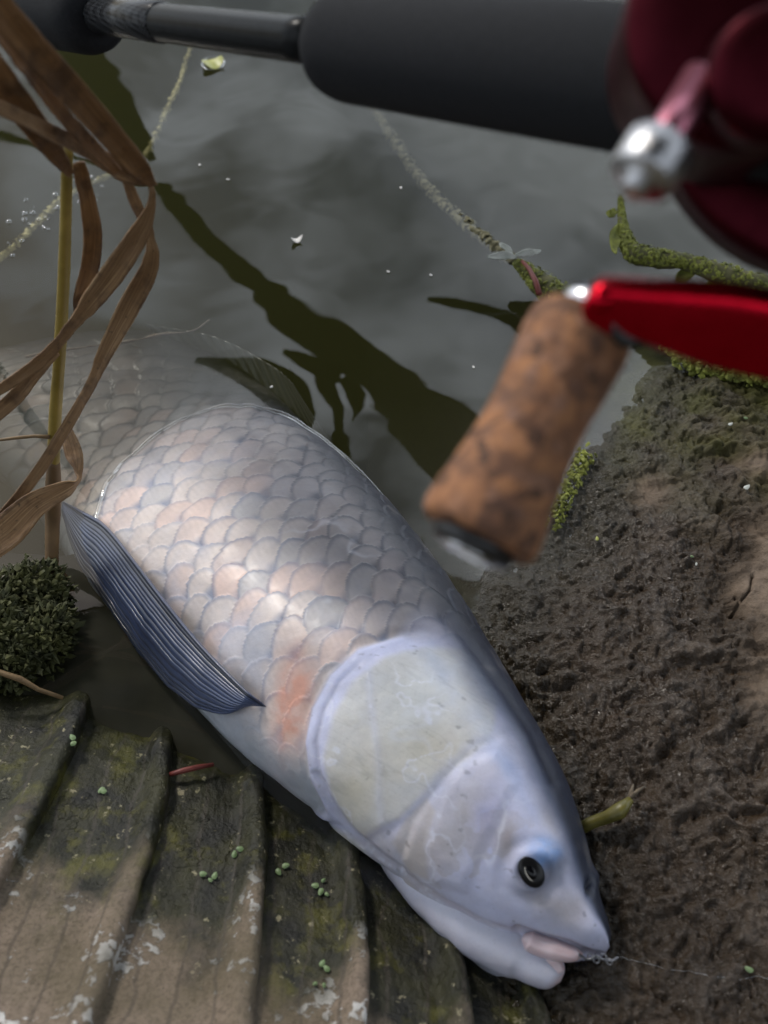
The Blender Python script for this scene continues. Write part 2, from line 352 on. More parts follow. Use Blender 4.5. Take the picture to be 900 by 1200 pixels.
MAT = dict(
    water=M_water(), mud=M_mud(), slab=M_slab(), fish=M_fish(),
    pect=M_fin('pectoral_fin_skin', (0.006, 0.008, 0.018), (0.045, 0.064, 0.13)),
    dorsal=M_fin('dorsal_fin_skin', (0.02, 0.02, 0.014), (0.06, 0.058, 0.04)),
    cork=M_cork(), carbon=M_carbon(),
    leaf=M_leaf('dry_leaf', (0.085, 0.042, 0.018), (0.25, 0.14, 0.062), (0.50, 0.34, 0.18)),
    leaf2=M_leaf('dry_leaf_dark', (0.06, 0.028, 0.010), (0.19, 0.092, 0.032), (0.36, 0.20, 0.08)),
    stem=simple('reed_stem_yellow', (0.17, 0.12, 0.018), (0.30, 0.215, 0.045), 0.5, 60),
    stem_b=simple('reed_stem_brown', (0.06, 0.033, 0.012), (0.15, 0.085, 0.03), 0.6, 70),
    green=simple('green_reed', (0.035, 0.05, 0.012), (0.06, 0.08, 0.02), 0.5, 90),
    eva=simple('foam_grip', (0.011, 0.012, 0.014), (0.019, 0.020, 0.023), 0.8, 900, 0, 0.5, 0.0004, Specular_IOR_Level=0.12),
    blank=simple('rod_blank', (0.010, 0.011, 0.012), (0.014, 0.015, 0.016), 0.24, 300, 0, 0.03, 0.0002, Specular_IOR_Level=0.06),
    steel=simple('bright_steel', (0.68, 0.68, 0.70), (0.78, 0.78, 0.80), 0.22, 300, 1.0, 0.05),
    knurl=simple('knurled_aluminium', (0.45, 0.45, 0.47), (0.62, 0.62, 0.64), 0.28, 1200, 1.0, 0.3, 0.0004),
    wire=simple('dull_wire', (0.16, 0.16, 0.17), (0.34, 0.34, 0.36), 0.3, 900, 1.0, 0.2),
    red=simple('red_anodised', (0.42, 0.004, 0.014), (0.50, 0.006, 0.02), 0.26, 300, 1.0, 0.05),
    maroon=simple('maroon_anodised', (0.035, 0.004, 0.007), (0.05, 0.006, 0.010), 0.45, 200, 1.0, 0.08),
    pinkmetal=simple('rose_anodised', (0.45, 0.16, 0.22), (0.52, 0.20, 0.26), 0.35, 200, 1.0, 0.05),
    black=simple('black_plastic', (0.012, 0.012, 0.013), (0.02, 0.02, 0.02), 0.35, 300, 0, 0.1),
    moss=simple('moss', (0.07, 0.08, 0.012), (0.27, 0.29, 0.045), 0.75, 160),
    moss_d=simple('dark_moss', (0.018, 0.022, 0.006), (0.085, 0.088, 0.022), 0.75, 120),
    moss_g=simple('grey_moss', (0.10, 0.095, 0.065), (0.22, 0.20, 0.15), 0.85, 260),
    bark=simple('bark', (0.06, 0.045, 0.03), (0.16, 0.125, 0.085), 0.8, 160),
    bark_g=simple('mossy_bark', (0.055, 0.06, 0.016), (0.13, 0.12, 0.05), 0.8, 160),
    twig=simple('twig', (0.10, 0.06, 0.025), (0.21, 0.135, 0.06), 0.6, 160),
    twig_g=simple('olive_twig', (0.07, 0.065, 0.012), (0.16, 0.14, 0.03), 0.4, 160),
    twig_r=simple('red_twig', (0.10, 0.018, 0.014), (0.20, 0.04, 0.03), 0.5, 160),
    algae=simple('algae_thread', (0.10, 0.095, 0.05), (0.20, 0.18, 0.10), 0.8, 200),
    straw=simple('sunken_straw', (0.30, 0.26, 0.10), (0.46, 0.40, 0.18), 0.7, 160),
    weed=simple('duckweed', (0.10, 0.16, 0.06), (0.20, 0.28, 0.13), 0.5, 200),
    pale=simple('pale_leaf', (0.36, 0.38, 0.34), (0.55, 0.56, 0.52), 0.5, 200),
    white=simple('white_petal', (0.60, 0.57, 0.54), (0.75, 0.73, 0.70), 0.6, 300),
    lime=simple('lime_leaf', (0.22, 0.24, 0.03), (0.38, 0.38, 0.08), 0.4, 300),
    lip=simple('pink_lip', (0.55, 0.40, 0.42), (0.64, 0.53, 0.56), 0.35, 90, 0, 0.3, Subsurface_Weight=0.2, Subsurface_Radius=(1, .4, .3), Subsurface_Scale=0.003, Coat_Weight=0.4),
    eye_b=simple('eye_black', (0.003, 0.003, 0.004), (0.005, 0.005, 0.006), 0.10, 300, 0, 0.0, Specular_IOR_Level=0.25),
    eye_r=simple('eye_ring', (0.42, 0.39, 0.33), (0.60, 0.56, 0.50), 0.25, 400, 0.3, 0.1),
    eye_s=simple('eye_socket_skin', (0.004, 0.004, 0.005), (0.008, 0.008, 0.008), 0.3, 300, 0, 0.1, Specular_IOR_Level=0.25),
    bed=simple('pond_bed', (0.03, 0.027, 0.015), (0.06, 0.052, 0.03), 0.9, 20),
    shade_tree_leaf=simple('shade_tree_leaf', (0.022, 0.036, 0.010), (0.045, 0.065, 0.018), 0.6, 8),
    pool_shade=simple('pool_shade_black', (0.008, 0.007, 0.005), (0.018, 0.016, 0.010), 0.9, 60),  # near black in place of the pool's shade
    earth=simple('earth', (0.05, 0.045, 0.03), (0.10, 0.085, 0.055), 0.9, 12, 0, 0.6, 0.01),
)
def M_clear():
    t = NT('clear_film'); 
    g = t.n('NewGeometry'); dt = t.n('VectorMath', operation='DOT_PRODUCT'); t.t.links.new(g.outputs['Normal'], dt.inputs[0]); t.t.links.new(g.outputs['Incoming'], dt.inputs[1])
    f5 = t.math('POWER', t.math('SUBTRACT', 1.0, t.math('ABSOLUTE', dt.outputs['Value']), True), 4.0)
    fr = t.n('Math', operation='MULTIPLY_ADD', i_0=f5, i_1=0.78, i_2=0.20)
    ms = t.n('MixShader'); t.t.links.new(fr.outputs[0], ms.inputs[0]); t.t.links.new(t.n('BsdfTransparent').outputs[0], ms.inputs[1]); t.t.links.new(t.n('BsdfGlossy', i_Roughness=0.05).outputs[0], ms.inputs[2])
    t.t.links.new(ms.outputs[0], t.out.inputs['Surface']); return t.m
MAT['clear'] = M_clear()

# ================================================================== SETTING
# pond bed, water, and an unseen bank added behind the viewer to block light
V = np.array([[-60, -3, -0.6], [60, -3, -0.6], [60, 120, -0.6], [-60, 120, -0.6]], float)
tag(mesh('pond_bed', V, [[0, 1, 2, 3]], MAT['bed'], smooth=False), kind='structure')
def box(x0, x1, y0, y1, z0, z1):
    V = [[x, y, z] for z in (z0, z1) for y in (y0, y1) for x in (x0, x1)]
    return V, [[0, 2, 3, 1], [4, 5, 7, 6], [0, 1, 5, 4], [2, 6, 7, 3], [0, 4, 6, 2], [1, 3, 7, 5]]
Vw, Fw = box(-55, 55, -2.0, 110, -0.62, 0.0)
tag(mesh('water', Vw, Fw, MAT['water'], smooth=False), kind='structure')
gx, gy = np.meshgrid(np.linspace(-4, 4, 90), np.linspace(-2.6, 0.06, 60), indexing='ij')
gz = -0.10 + 0.75*np.clip(-gy + 0.02, 0, 3)**0.9
gz = gz + 0.03*fbm(np.stack([gx, gy, gx*0], -1), 3, 4)*sstep(0.0, 0.4, -gy)
tag(mesh('light_block_bank', np.stack([gx, gy, gz], -1), grid_faces(90, 60), MAT['earth']), kind='structure')

# shelf added under the pool, blackened to stand in for the shade there
gx, gy = np.meshgrid(np.linspace(-0.32, 0.12, 90), np.linspace(-0.02, 0.34, 80), indexing='ij')
lx, ly, _ = proj(np.stack([gx, gy, gx*0], -1))
gz = -0.008 - 0.00010*np.maximum(760 - ly + 0.25*(lx - 200), 0) + 0.003*fbm(np.stack([gx, gy, gx*0], -1), 60, 3)
tag(mesh('shade_shelf', np.stack([gx, gy, gz], -1), grid_faces(90, 80)[:, ::-1].copy(), MAT['pool_shade']), kind='structure')
# unseen tree, added to shade the pool and darken the water's mirror image
def added_shade_tree():
    r = np.random.default_rng(5); tr = empty('shade_tree', (3.4, -1.2, 0.0)); tag(tr, 'added unseen tree that shades the pool and darkens its mirror image', 'tree')
    V = []; 
    for (cx, cy_, cz), (rx, ry, rz), n in [((-0.1, 0.0, 3.1), (2.1, 2.5, 0.45), 62000), ((2.6, 0.2, 3.2), (1.6, 2.4, 0.6), 16000)]:
        d = r.normal(size=(n, 3)); d /= np.linalg.norm(d, axis=1)[:, None]; c0 = np.array([cx, cy_, cz]) + d*(r.random((n, 1))**0.42)*np.array([rx, ry, rz])*(1 + 0.16*fbm(d, 2.2, 3, seed=4))[:, None]
        a1 = r.normal(size=(n, 3)); a1[:, 2] *= 0.4; a1 /= np.linalg.norm(a1, axis=1)[:, None]; a2 = np.cross(a1, r.normal(size=(n, 3))*[0.4, 0.4, 1]); a2 /= np.linalg.norm(a2, axis=1)[:, None]
        L = (0.055 + 0.045*r.random((n, 1)))
        V.append(np.stack([c0 - a1*L, c0 + a2*L*0.45, c0 + a1*L, c0 - a2*L*0.45], 1).reshape(-1, 3))
    V = np.vstack(V); mesh('crown', V, np.arange(len(V)).reshape(-1, 4), MAT['shade_tree_leaf'], tr, smooth=False)
    tube('trunk', catmull(np.array([(3.4, -1.2, -0.2), (3.35, -1.1, 1.0), (3.1, -0.9, 2.0), (2.8, -0.6, 3.0)]), 24), np.linspace(0.16, 0.09, 24), MAT['bark'], tr, 16, rough=0.02, rscale=9)
    for e in [(0.0, 0.0, 3.1), (1.8, 1.2, 3.1), (3.3, 0.6, 3.2)]:
        tube('limb', catmull(np.array([(3.1, -0.9, 2.0), (np.array([3.1, -0.9, 2.0])*0.45 + np.array(e)*0.55) + [0, 0, 0.25], e]), 16), np.linspace(0.08, 0.015, 16), MAT['bark'], tr, 10)
added_shade_tree()

# mud bank, a heightfield traced from its water edge
EDGE = [(1500, 405), (900, 425), (770, 428), (712, 488), (662, 590), (628, 640), (570, 680), (530, 760), (560, 900), (600, 1000), (590, 1100), (560, 1200), (540, 1330), (540, 1800), (1500, 1800)]
edge_w = pz(np.array([e[0] for e in EDGE]), np.array([e[1] for e in EDGE]), 0.0)[:, :2]
nx, ny = 520, 760
gx, gy = np.meshgrid(np.linspace(-0.01, 0.34, nx), np.linspace(0.04, 0.58, ny), indexing='ij')
s = sdf_poly(gx, gy, edge_w)
XY = np.stack([gx, gy, gx*0], -1)
s2 = s + 0.008*fbm(XY, 40, 3, seed=3)
gz = np.where(s2 > 0, 0.026*(1 - np.exp(-np.maximum(s2, 0)/0.07)) + 0.05*np.maximum(s2, 0), 0.45*s2)
mpx, mpy, _ = proj(np.stack([gx, gy, np.maximum(gz, 0)], -1))
dry = sstep(850, 905, mpx + 45*fbm(XY, 38, 4, seed=9))*sstep(560, 660, mpy)*sstep(880, 800, mpy)
dry = np.clip(np.maximum(dry, 0.85*blob(mpx, mpy, 765, 572, 22, 20) + 0.9*blob(mpx, mpy, 892, 545, 30, 14)), 0, 1)
lump = fbm(XY + 0.02*fbm(XY, 30, 2, seed=5)[..., None], 75, 2, seed=21)
fine = fbm(XY + 0.004*fbm(XY, 150, 2, seed=6)[..., None], 340, 3, 0.6, seed=31)
rid = fbm(XY + 0.006*fbm(XY, 90, 2, seed=16)[..., None], 190, 3, 0.55, seed=41, ridged=True)
rise = sstep(-0.01, 0.02, s)
gz = gz + rise*(0.0042*lump + (1 - 0.72*dry)*(0.0020*fine - 0.0023*rid))
crack = np.minimum(seg_dist(mpx, mpy, [(884, 672), (879, 692), (868, 705), (858, 720), (872, 725)]), seg_dist(mpx, mpy, [(868, 706), (862, 700)]))
gz = gz - 0.003*np.exp(-(crack/1.6)**2)
moss_m = np.clip(sstep(640, 470, mpy + 40*fbm(XY, 40, 3, seed=13))*sstep(690, 740, mpx)*(0.55 + 0.8*fbm(XY, 60, 3, seed=14)), 0, 1)
c = np.broadcast_to(np.array([0.036, 0.022, 0.0105]), gx.shape + (3,)).copy()
c = lerp(c, (0.024, 0.019, 0.008), sstep(0.06, 0.0, s))
c = lerp(c, (0.070, 0.052, 0.038), 0.8*sstep(0.1, 0.5, lump)*sstep(720, 820, mpx))
c = lerp(c, (0.075, 0.075, 0.018), 0.85*moss_m)
c = lerp(c, (0.20, 0.155, 0.12), dry)
wet = np.clip(1 - dry - 0.35*moss_m - 0.35*sstep(760, 880, mpx)*sstep(900, 700, mpy), 0, 1)
mud = mesh('mud_bank', np.stack([gx, gy, gz], -1), grid_faces(nx, ny)[:, ::-1].copy(), MAT['mud'], col=c, attrs={'wet': wet})
tag(mud, kind='structure')
def mud_z(x, y):
    i = int(np.clip(round((x + 0.01)/0.35*(nx-1)), 0, nx-1)); j = int(np.clip(round((y - 0.04)/0.54*(ny-1)), 0, ny-1)); return float(gz[i, j])
def on_mud(px, py):
    p = pz(px, py, 0.02)
    for k in range(6): p = pz(px, py, mud_z(p[0], p[1]))
    return p
# coarse mud outside the modelled patch
gx2, gy2 = np.meshgrid(np.linspace(0.335, 3.0, 60), np.linspace(-1, 0.6, 50), indexing='ij')
gz2 = 0.036 + 0.05*(gx2 - 0.335) + 0.006*fbm(np.stack([gx2, gy2, gx2*0], -1), 20, 3) - 0.25*sstep(0.50, 0.6, gy2)
tag(mesh('mud_ground', np.stack([gx2, gy2, gz2], -1), grid_faces(60, 50)[:, ::-1].copy(), MAT['earth']), kind='structure')

# ================================================================== CEMENT SHEET
RIDGES = [
    [(-30, 775), (-90, 850), (-180, 960), (-300, 1120), (-420, 1290)],
    [(92, 828), (72, 880), (42, 940), (5, 1000), (-60, 1100), (-150, 1260)],
    [(192, 872), (186, 930), (166, 1000), (140, 1070), (112, 1150), (85, 1220), (50, 1330)],
    [(299, 915), (303, 980), (300, 1050), (292, 1120), (284, 1200), (275, 1330)],
    [(409, 982), (421, 1060), (424, 1130), (420, 1200), (415, 1330)],
    [(515, 1060), (538, 1130), (548, 1200), (556, 1330)],
    [(606, 1130), (640, 1200), (664, 1330)],
]
NR = 90
def ridge_line(K):
    K = np.array(K, float)
    d = K[0] - K[1]; d /= np.linalg.norm(d)
    K = np.vstack([K[0] + d*70, K[0] + d*30, K])
    C = catmull(K, 400); L = np.concatenate([[0], np.cumsum(np.hypot(*np.diff(C, axis=0).T))]); L -= 70
    t = np.linspace(L[0], L[-1], NR)
    x = np.interp(t, L, C[:, 0]); y = np.interp(t, L, C[:, 1])
    z = np.where(t > 0, 0.004 + 0.00013*t, 0.004 + 0.0006*t)
    return pz(x, y, z)
RL = [ridge_line(k) for k in RIDGES]
sheet = empty('corrugated_sheet', pz(250, 1100, 0.0))
tag(sheet, 'mossy weathered grey cement sheet with raised ribs sloping into dark water', 'cement sheet')
NW = 110
w = np.linspace(0, 1, NW)
ridge_h = 0.0080
for k in range(len(RL)-1):
    A, B = RL[k].copy(), RL[k+1].copy()
    A[:, 2] -= ridge_h; 
    pl = A[:, None]*(1-w)[None, :, None] + B[:, None]*w[None, :, None]
    lev = (A[:, 2][:, None])*(1-w) + (B[:, 2] - ridge_h)[:, None]*w
    prof = sstep(0.70, 0.985, w)**1.3 - 0.10*np.sin(np.pi*np.clip(w/0.75, 0, 1))
    pl[..., 2] = lev + ridge_h*prof
    drop = np.repeat(pl[:, -1:], 6, 1)
    for q in range(6):                                # the rolled lip and the drop on its far side
        a = q/5*math.pi*0.75
        drop[:, q, 0] += 0.0028*math.sin(a); drop[:, q, 2] += -0.0035*(1-math.cos(a)) - (0.012 if q == 5 else 0)
    pl = np.concatenate([pl, drop[:, 1:]], 1)
    pl = pl + np.stack([0.0010*fbm(pl, 90, 3, seed=60+k), 0*pl[..., 0], 0.0012*fbm(pl, 140, 4, 0.6, seed=50+k) + 0.002*fbm(pl, 25, 2, seed=70+k)], -1)
    mesh('panel', pl, grid_faces(NR, pl.shape[1]), MAT['slab'], sheet)

def sheet_point(px, py):
    best = None
    for o in sheet.children:
        co = np.empty(len(o.data.vertices)*3, np.float32); o.data.vertices.foreach_get('co', co)
        P = co.reshape(-1, 3) + np.array(sheet.location); x, y, d = proj(P)
        k = int(np.argmin((x-px)**2 + (y-py)**2)); e = (x[k]-px)**2 + (y[k]-py)**2
        if best is None or e < best[0]: best = (e, P[k])
    return best[1]

# ================================================================== FISH
ST = np.array([  # dorsal px, ventral px, level of the median plane, half width
    (713,1106, 708,1117, 0.014, 0.003), (713,1094, 698,1121, 0.016, 0.0095), (706,1068, 668,1120, 0.018, 0.0155), (696,1035, 622,1106, 0.019, 0.021),
    (687, 990, 566,1086, 0.020, 0.0275), (669, 935, 506,1048, 0.020, 0.0335), (645, 885, 456,1010, 0.019, 0.038), (611, 825, 396, 965, 0.017, 0.0405),
    (571, 755, 332, 920, 0.013, 0.0420), (521, 677, 272, 873, 0.006, 0.0435), (471, 612, 207, 813,-0.004, 0.0440), (420, 560, 142, 748,-0.015, 0.0435),
    (368, 512,  88, 680,-0.029, 0.0420), (318, 462,  48, 618,-0.051, 0.0390), (262, 425,   2, 566,-0.050, 0.0345), (195, 402, -50, 540,-0.047, 0.029),
    (110, 402,-110, 520,-0.046, 0.023), (0, 422,-180, 520,-0.047, 0.018), (-100, 440,-230, 515,-0.055, 0.013), (-190, 450,-270, 508,-0.060, 0.008)], float)
NU, NT_, NB = 860, 330, 70
C = catmull(ST, NU)
Dp = pz(C[:, 0], C[:, 1], C[:, 4]); Vp = pz(C[:, 2], C[:, 3], C[:, 4])
mid = (Dp + Vp)/2; half = (Dp - Vp)/2*0.965
th = np.concatenate([np.linspace(0, np.pi, NT_), np.linspace(np.pi, 2*np.pi, NB+2)[1:-1]]); NV = len(th)
ct, st_ = np.cos(th), np.sin(th)
ex = 0.90
cs = np.sign(ct)*np.abs(ct)**ex; sn = np.sign(st_)*np.abs(st_)**ex
# the back is fuller than the belly: shift the widest line a little
P = mid[:, None] + half[:, None]*cs[None, :, None] + np.array([0, 0, 1.0])*(C[:, 5][:, None]*sn[None, :])[..., None]
def grid_normals(P):
    du = np.gradient(P, axis=0); dv = np.roll(P, -1, 1) - np.roll(P, 1, 1)
    n = np.cross(dv, du); n /= np.linalg.norm(n, axis=2)[..., None] + 1e-12
    out = P - mid[:, None]; sg = np.sign(np.sum(n*out, 2)); return n*np.where(sg == 0, 1, sg)[..., None]
Nrm = grid_normals(P)
# feature coordinates: the photograph pixel of the upper flank, mirrored to the hidden flank
thm = np.where(th > np.pi, 2*np.pi - th, th)
X0, Y0, _ = proj(P)
jm = np.searchsorted(th[:NT_], thm).clip(0, NT_-1)
FX, FY = X0[:, jm], Y0[:, jm]
# body coordinates in metres
plen = np.concatenate([[0], np.cumsum(np.linalg.norm(np.diff(mid, axis=0), axis=1))])
q = np.concatenate([np.zeros((NU, 1)), np.cumsum(np.linalg.norm(np.diff(P[:, :NT_], axis=1), axis=2), 1)], 1)[:, jm]
hw = q[:, NT_-1][:, None]                           # half girth
qn = q/np.maximum(hw, 1e-6)
PXD = C[:, 0:2][:, None]; PXV = C[:, 2:4][:, None]; dvec = PXD - PXV
dn = 1 - ((FX - PXV[..., 0])*dvec[..., 0] + (FY - PXV[..., 1])*dvec[..., 1])/np.sum(dvec**2, 2)   # 0 at the back, 1 at the belly
GILL = [(640, 700), (590, 742), (530, 741), (470, 745), (420, 760), (386, 790), (365, 830), (358, 870), (363, 912), (382, 952), (412, 986), (455, 1020), (560, 1200), (900, 1200), (900, 700)]
sd = sdf_poly(FX, FY, GILL)                         # positive on the head
PLATE = [(556, 760), (500, 757), (450, 772), (412, 800), (390, 840), (382, 885), (390, 930), (408, 962), (430, 978), (470, 958), (505, 925), (545, 890), (575, 868), (585, 820), (572, 780)]
sp = sdf_poly(FX, FY, PLATE)
PREOP = [(640, 860), (600, 864), (560, 878), (522, 915), (488, 965), (476, 1005), (490, 1035), (520, 1060), (900, 1300), (900, 900)]
so = sdf_poly(FX, FY, PREOP)
disp = np.zeros(P.shape[:2])
# --- scales: rows of overlapping plates, free edge towards the tail
cp_, rq = 0.0100, 0.0185
pc = plen[:, None] + 0.006*np.sin(qn*3.0) + 0.0030*fbm(P, 55, 2, seed=71)
qw = q*(1.0 + 0.10*(0.5 - qn)) + 0.0030*fbm(P, 55, 2, seed=72)
best = np.full(P.shape[:2], -1e9); sid = np.zeros(P.shape[:2], int); edge = np.zeros(P.shape[:2]); lp = np.zeros(P.shape[:2]); lq = np.zeros(P.shape[:2])
ci = np.floor(pc/cp_).astype(int)
for di in (-2, -1, 0, 1):
    ii = ci + di
    off = (ii % 2)*0.5
    jj0 = np.floor(qw/rq - off).astype(int)
    for dj in (0, 1):
        jj = jj0 + dj
        jit = _hash(ii, jj, ii*0, 5) - 0.5; jit2 = _hash(ii, jj, ii*0, 6) - 0.5
        dp = pc - (ii + 0.42*jit)*cp_; dq = qw - (jj + off + 0.24*jit2)*rq
        u = dp/(2.05*cp_); v = dq/(0.60*rq)
        r = np.sqrt(np.maximum(u, -u*0.6)**2.4 + np.abs(v)**2.2)
        hgt = np.where(r < 1, 0.35 + u*1.0 - 0.25*np.abs(v)**2, -9)
        upd = hgt > best
        best = np.where(upd, hgt, best); sid = np.where(upd, ii*131 + jj*17, sid); edge = np.where(upd, r, edge); lp = np.where(upd, u, lp); lq = np.where(upd, v, lq)
best = np.clip(best, 0, 1.4)
scal = sstep(4, -14, sd)*sstep(1.02, 0.86, qn)
amp = 0.0013*(0.75 + 0.5*sstep(0.2, 0.6, qn))*(1 - 0.8*sstep(0.70, 0.9, dn))
disp += scal*amp*(best - 0.6)
# --- head relief
hb = sstep(0.10, 0.30, dn); soft = (0.6 + 0.5*fbm(P, 30, 2, seed=88))*hb
disp += soft*(0.0024*sstep(-3, 7, sd)*np.exp(-np.maximum(sd, 0)/120) - 0.0009*np.exp(-((sd+4)/5.0)**2))
disp -= 0.0007*np.exp(-((sd-15)/3.0)**2)*sstep(0.4, 0.6, dn)
disp += soft*(0.0007*sstep(-8, 6, sp) - 0.0004*np.exp(-((sp+7)/7)**2))
disp += soft*(0.0010*sstep(-6, 6, so)*np.exp(-np.maximum(so, 0)/90) - 0.0006*np.exp(-((so+4)/6.0)**2))*sstep(640, 560, FX)
rl = seg_dist(FX, FY, [(431, 775), (436, 830), (445, 890), (447, 940), (453, 968)]); disp += 0.00028*np.exp(-(rl/5)**2)*sstep(-4, 6, sp)
cheek = sdf_poly(FX, FY, [(540, 900), (580, 885), (600, 920), (560, 1000), (545, 1040), (515, 1030), (505, 990), (518, 940)]); disp += 0.0012*sstep(-10, 8, cheek)
skullgroove = seg_dist(FX, FY, [(520, 720), (560, 765), (590, 810), (625, 860), (650, 915)]); disp -= 0.0010*np.exp(-(skullgroove/7)**2)
EYE = (622, 1021)
er = np.hypot((FX-EYE[0])*0.90 + (FY-EYE[1])*0.25, (FY-EYE[1])*0.85 - (FX-EYE[0])*0.2)
disp -= 0.0012*np.exp(-((er-30)/9)**2)
disp += 0.0036*blob(FX, FY, 640, 1000, 22, 22); disp -= 0.0024*np.exp(-(er/15)**4)
nos = np.hypot((FX-691)*1.2, (FY-1040)*0.5); disp -= 0.0028*np.exp(-(nos/5)**2); disp += 0.0022*blob(FX, FY, 699, 1024, 7, 17, 10)
mouth = seg_dist(FX, FY, [(606, 1090), (632, 1098), (668, 1106), (700, 1119)]); disp -= 0.0028*np.exp(-(mouth/5)**2)
disp += 0.0016*blob(FX, FY, 690, 1090, 22, 14, 30)
fold = seg_dist(FX, FY, [(420, 985), (470, 1020), (520, 1055), (570, 1083), (606, 1092)]); disp -= 0.0012*np.exp(-(fold/5)**2)
membr = seg_dist(FX, FY, [(372, 905), (392, 948), (425, 985), (470, 1018)]); disp -= 0.0009*np.exp(-(membr/3.5)**2)
disp += 0.0006*fbm(P, 45, 3, seed=90)
taper = sstep(0, 14, np.arange(NU))[:, None]
Pf = P + Nrm*(disp*taper)[..., None]
# --- pigment
rnd = _hash(sid, sid*0, sid*0, 3); rnd2 = _hash(sid, sid*0 + 1, sid*0, 3)
cream = np.array([0.66, 0.58, 0.54]); pink = np.array([0.70, 0.54, 0.48]); grey = np.array([0.44, 0.43, 0.44]); blue = np.array([0.20, 0.235, 0.33])
cc = lerp(np.broadcast_to(cream, P.shape).copy(), pink, sstep(0.4, 0.9, rnd))
cc = lerp(cc, grey, 0.75*sstep(0.6, 1.0, rnd2))
fan = 0.5 + 0.5*np.sin(lq*26 + 3*rnd); cc = cc*(1 - 0.10*fan*sstep(0.3, 1, lp))[..., None]
gap = np.maximum(0.75*sstep(0.80, 0.97, edge), sstep(0.44, 0.16, lp + 0.10*np.abs(lq)))
cc = lerp(cc, blue, np.clip(0.62 + 0.5*fbm(P, 70, 3, seed=73), 0, 0.95)*gap)
film = sstep(-0.1, 0.5, fbm(P, 32, 4, 0.6, seed=77)); cc = lerp(cc, (0.43, 0.46, 0.56), 0.45*film)
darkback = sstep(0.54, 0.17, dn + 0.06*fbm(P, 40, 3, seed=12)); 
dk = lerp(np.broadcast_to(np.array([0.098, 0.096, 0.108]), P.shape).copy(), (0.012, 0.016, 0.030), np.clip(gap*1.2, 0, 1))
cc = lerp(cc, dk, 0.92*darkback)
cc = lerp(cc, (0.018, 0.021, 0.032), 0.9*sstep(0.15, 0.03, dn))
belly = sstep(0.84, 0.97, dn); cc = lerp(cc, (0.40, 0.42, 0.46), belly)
tailw = sstep(535, 575, np.arange(NU))[:, None] + 0*dn; cc = cc*(1 - 0.66*tailw*sstep(0.98, 0.6, dn))[..., None]; cc = lerp(cc, (0.03, 0.03, 0.025), 0.6*tailw*gap)  # sunken part darkened in colour: scale pigment plus the water's murk
cc = lerp(cc, (0.66, 0.33, 0.24), 0.9*np.clip(1.5*blob(FX, FY, 344, 822, 20, 52, 8), 0, 1)*(0.6 + 0.4*sstep(-.2, .3, fbm(P, 150, 3, seed=55))))
# head pigment, with shade painted into creases, mouth line and eye socket
hd = np.broadcast_to(np.array([0.54, 0.55, 0.70]), P.shape).copy()
hd = lerp(hd, (0.62, 0.58, 0.60), 0.7*blob(FX, FY, 548, 950, 30, 70, 25))
hd = lerp(hd, (0.36, 0.37, 0.60), 0.85*blob(FX, FY, 572, 960, 18, 40, 10)*(0.7 + 0.6*fbm(P, 70, 3, seed=201)))
hd = lerp(hd, (0.33, 0.28, 0.26), 0.75*blob(FX, FY, 594, 985, 11, 24, 10))
hd = lerp(hd, (0.31, 0.27, 0.24), 0.8*blob(FX, FY, 664, 1062, 26, 24, 0)*(0.8 + 0.5*fbm(P, 90, 3, seed=202)))
hd = lerp(hd, (0.34, 0.31, 0.30), 0.6*blob(FX, FY, 645, 960, 14, 30, -15))
hd = lerp(hd, (0.13, 0.135, 0.16), 0.8*np.clip(blob(FX, FY, 648, 1015, 20, 24)+blob(FX, FY, 622, 1040, 22, 16)*.6, 0, 1))
hd = lerp(hd, (0.13, 0.31, 0.66), 0.95*np.clip(1.5*blob(FX, FY, 639, 1000, 17, 14, 40), 0, 1)*(0.7 + 0.6*fbm(P, 260, 2, seed=5)))
hd = lerp(hd, (0.30, 0.27, 0.26), 0.6*blob(FX, FY, 635, 1058, 18, 9, 10))
veil = sstep(0.08, 0.0, np.abs(fbm(P, 60, 3, seed=33)))*np.clip(blob(FX, FY, 585, 980, 40, 36), 0, 1); hd = lerp(hd, (0.72, 0.73, 0.82), 0.85*veil)
hd = lerp(hd, (0.10, 0.10, 0.12), 0.85*np.exp(-(nos/6)**2))
plc = lerp(np.broadcast_to(np.array([0.57, 0.565, 0.565]), P.shape).copy(), (0.56, 0.52, 0.42), 0.6*np.clip(blob(FX, FY, 415, 925, 26, 40) + blob(FX, FY, 500, 880, 40, 30), 0, 1))
plc = lerp(plc, (0.47, 0.50, 0.50), 0.5*blob(FX, FY, 480, 830, 40, 50)); plc = lerp(plc, (0.60, 0.60, 0.60), 0.6*blob(FX, FY, 410, 830, 16, 36))
ptch = sstep(-0.02, 0.06, fbm(P, 50, 4, seed=66)); plc = lerp(plc, (0.44, 0.43, 0.37), 0.35*ptch*blob(FX, FY, 425, 890, 40, 60))
plc = lerp(plc, (0.54, 0.56, 0.66), 0.6*np.exp(-(rl/5)**2))
hd = lerp(hd, plc, sstep(-5, 6, sp + 4*fbm(P, 60, 3, seed=44)))
hd = lerp(hd, (0.56, 0.58, 0.76), 0.6*np.exp(-((sd-9)/8)**2)*(1-sstep(-5, 5, sp)))
hd = lerp(hd, (0.20, 0.19, 0.24), 0.6*np.exp(-(sd/2.2)**2)*sstep(0.35, 0.6, dn)); hd = lerp(hd, (0.32, 0.31, 0.38), 0.45*np.exp(-((sd-15)/2.5)**2)*sstep(0.45, 0.7, dn))  # gill crease lines darkened in colour where shade sits
hd = lerp(hd, (0.52, 0.46, 0.42), 0.55*blob(FX, FY, 495, 1000, 24, 46, 20) + 0.5*blob(FX, FY, 450, 985, 30, 18, 30))
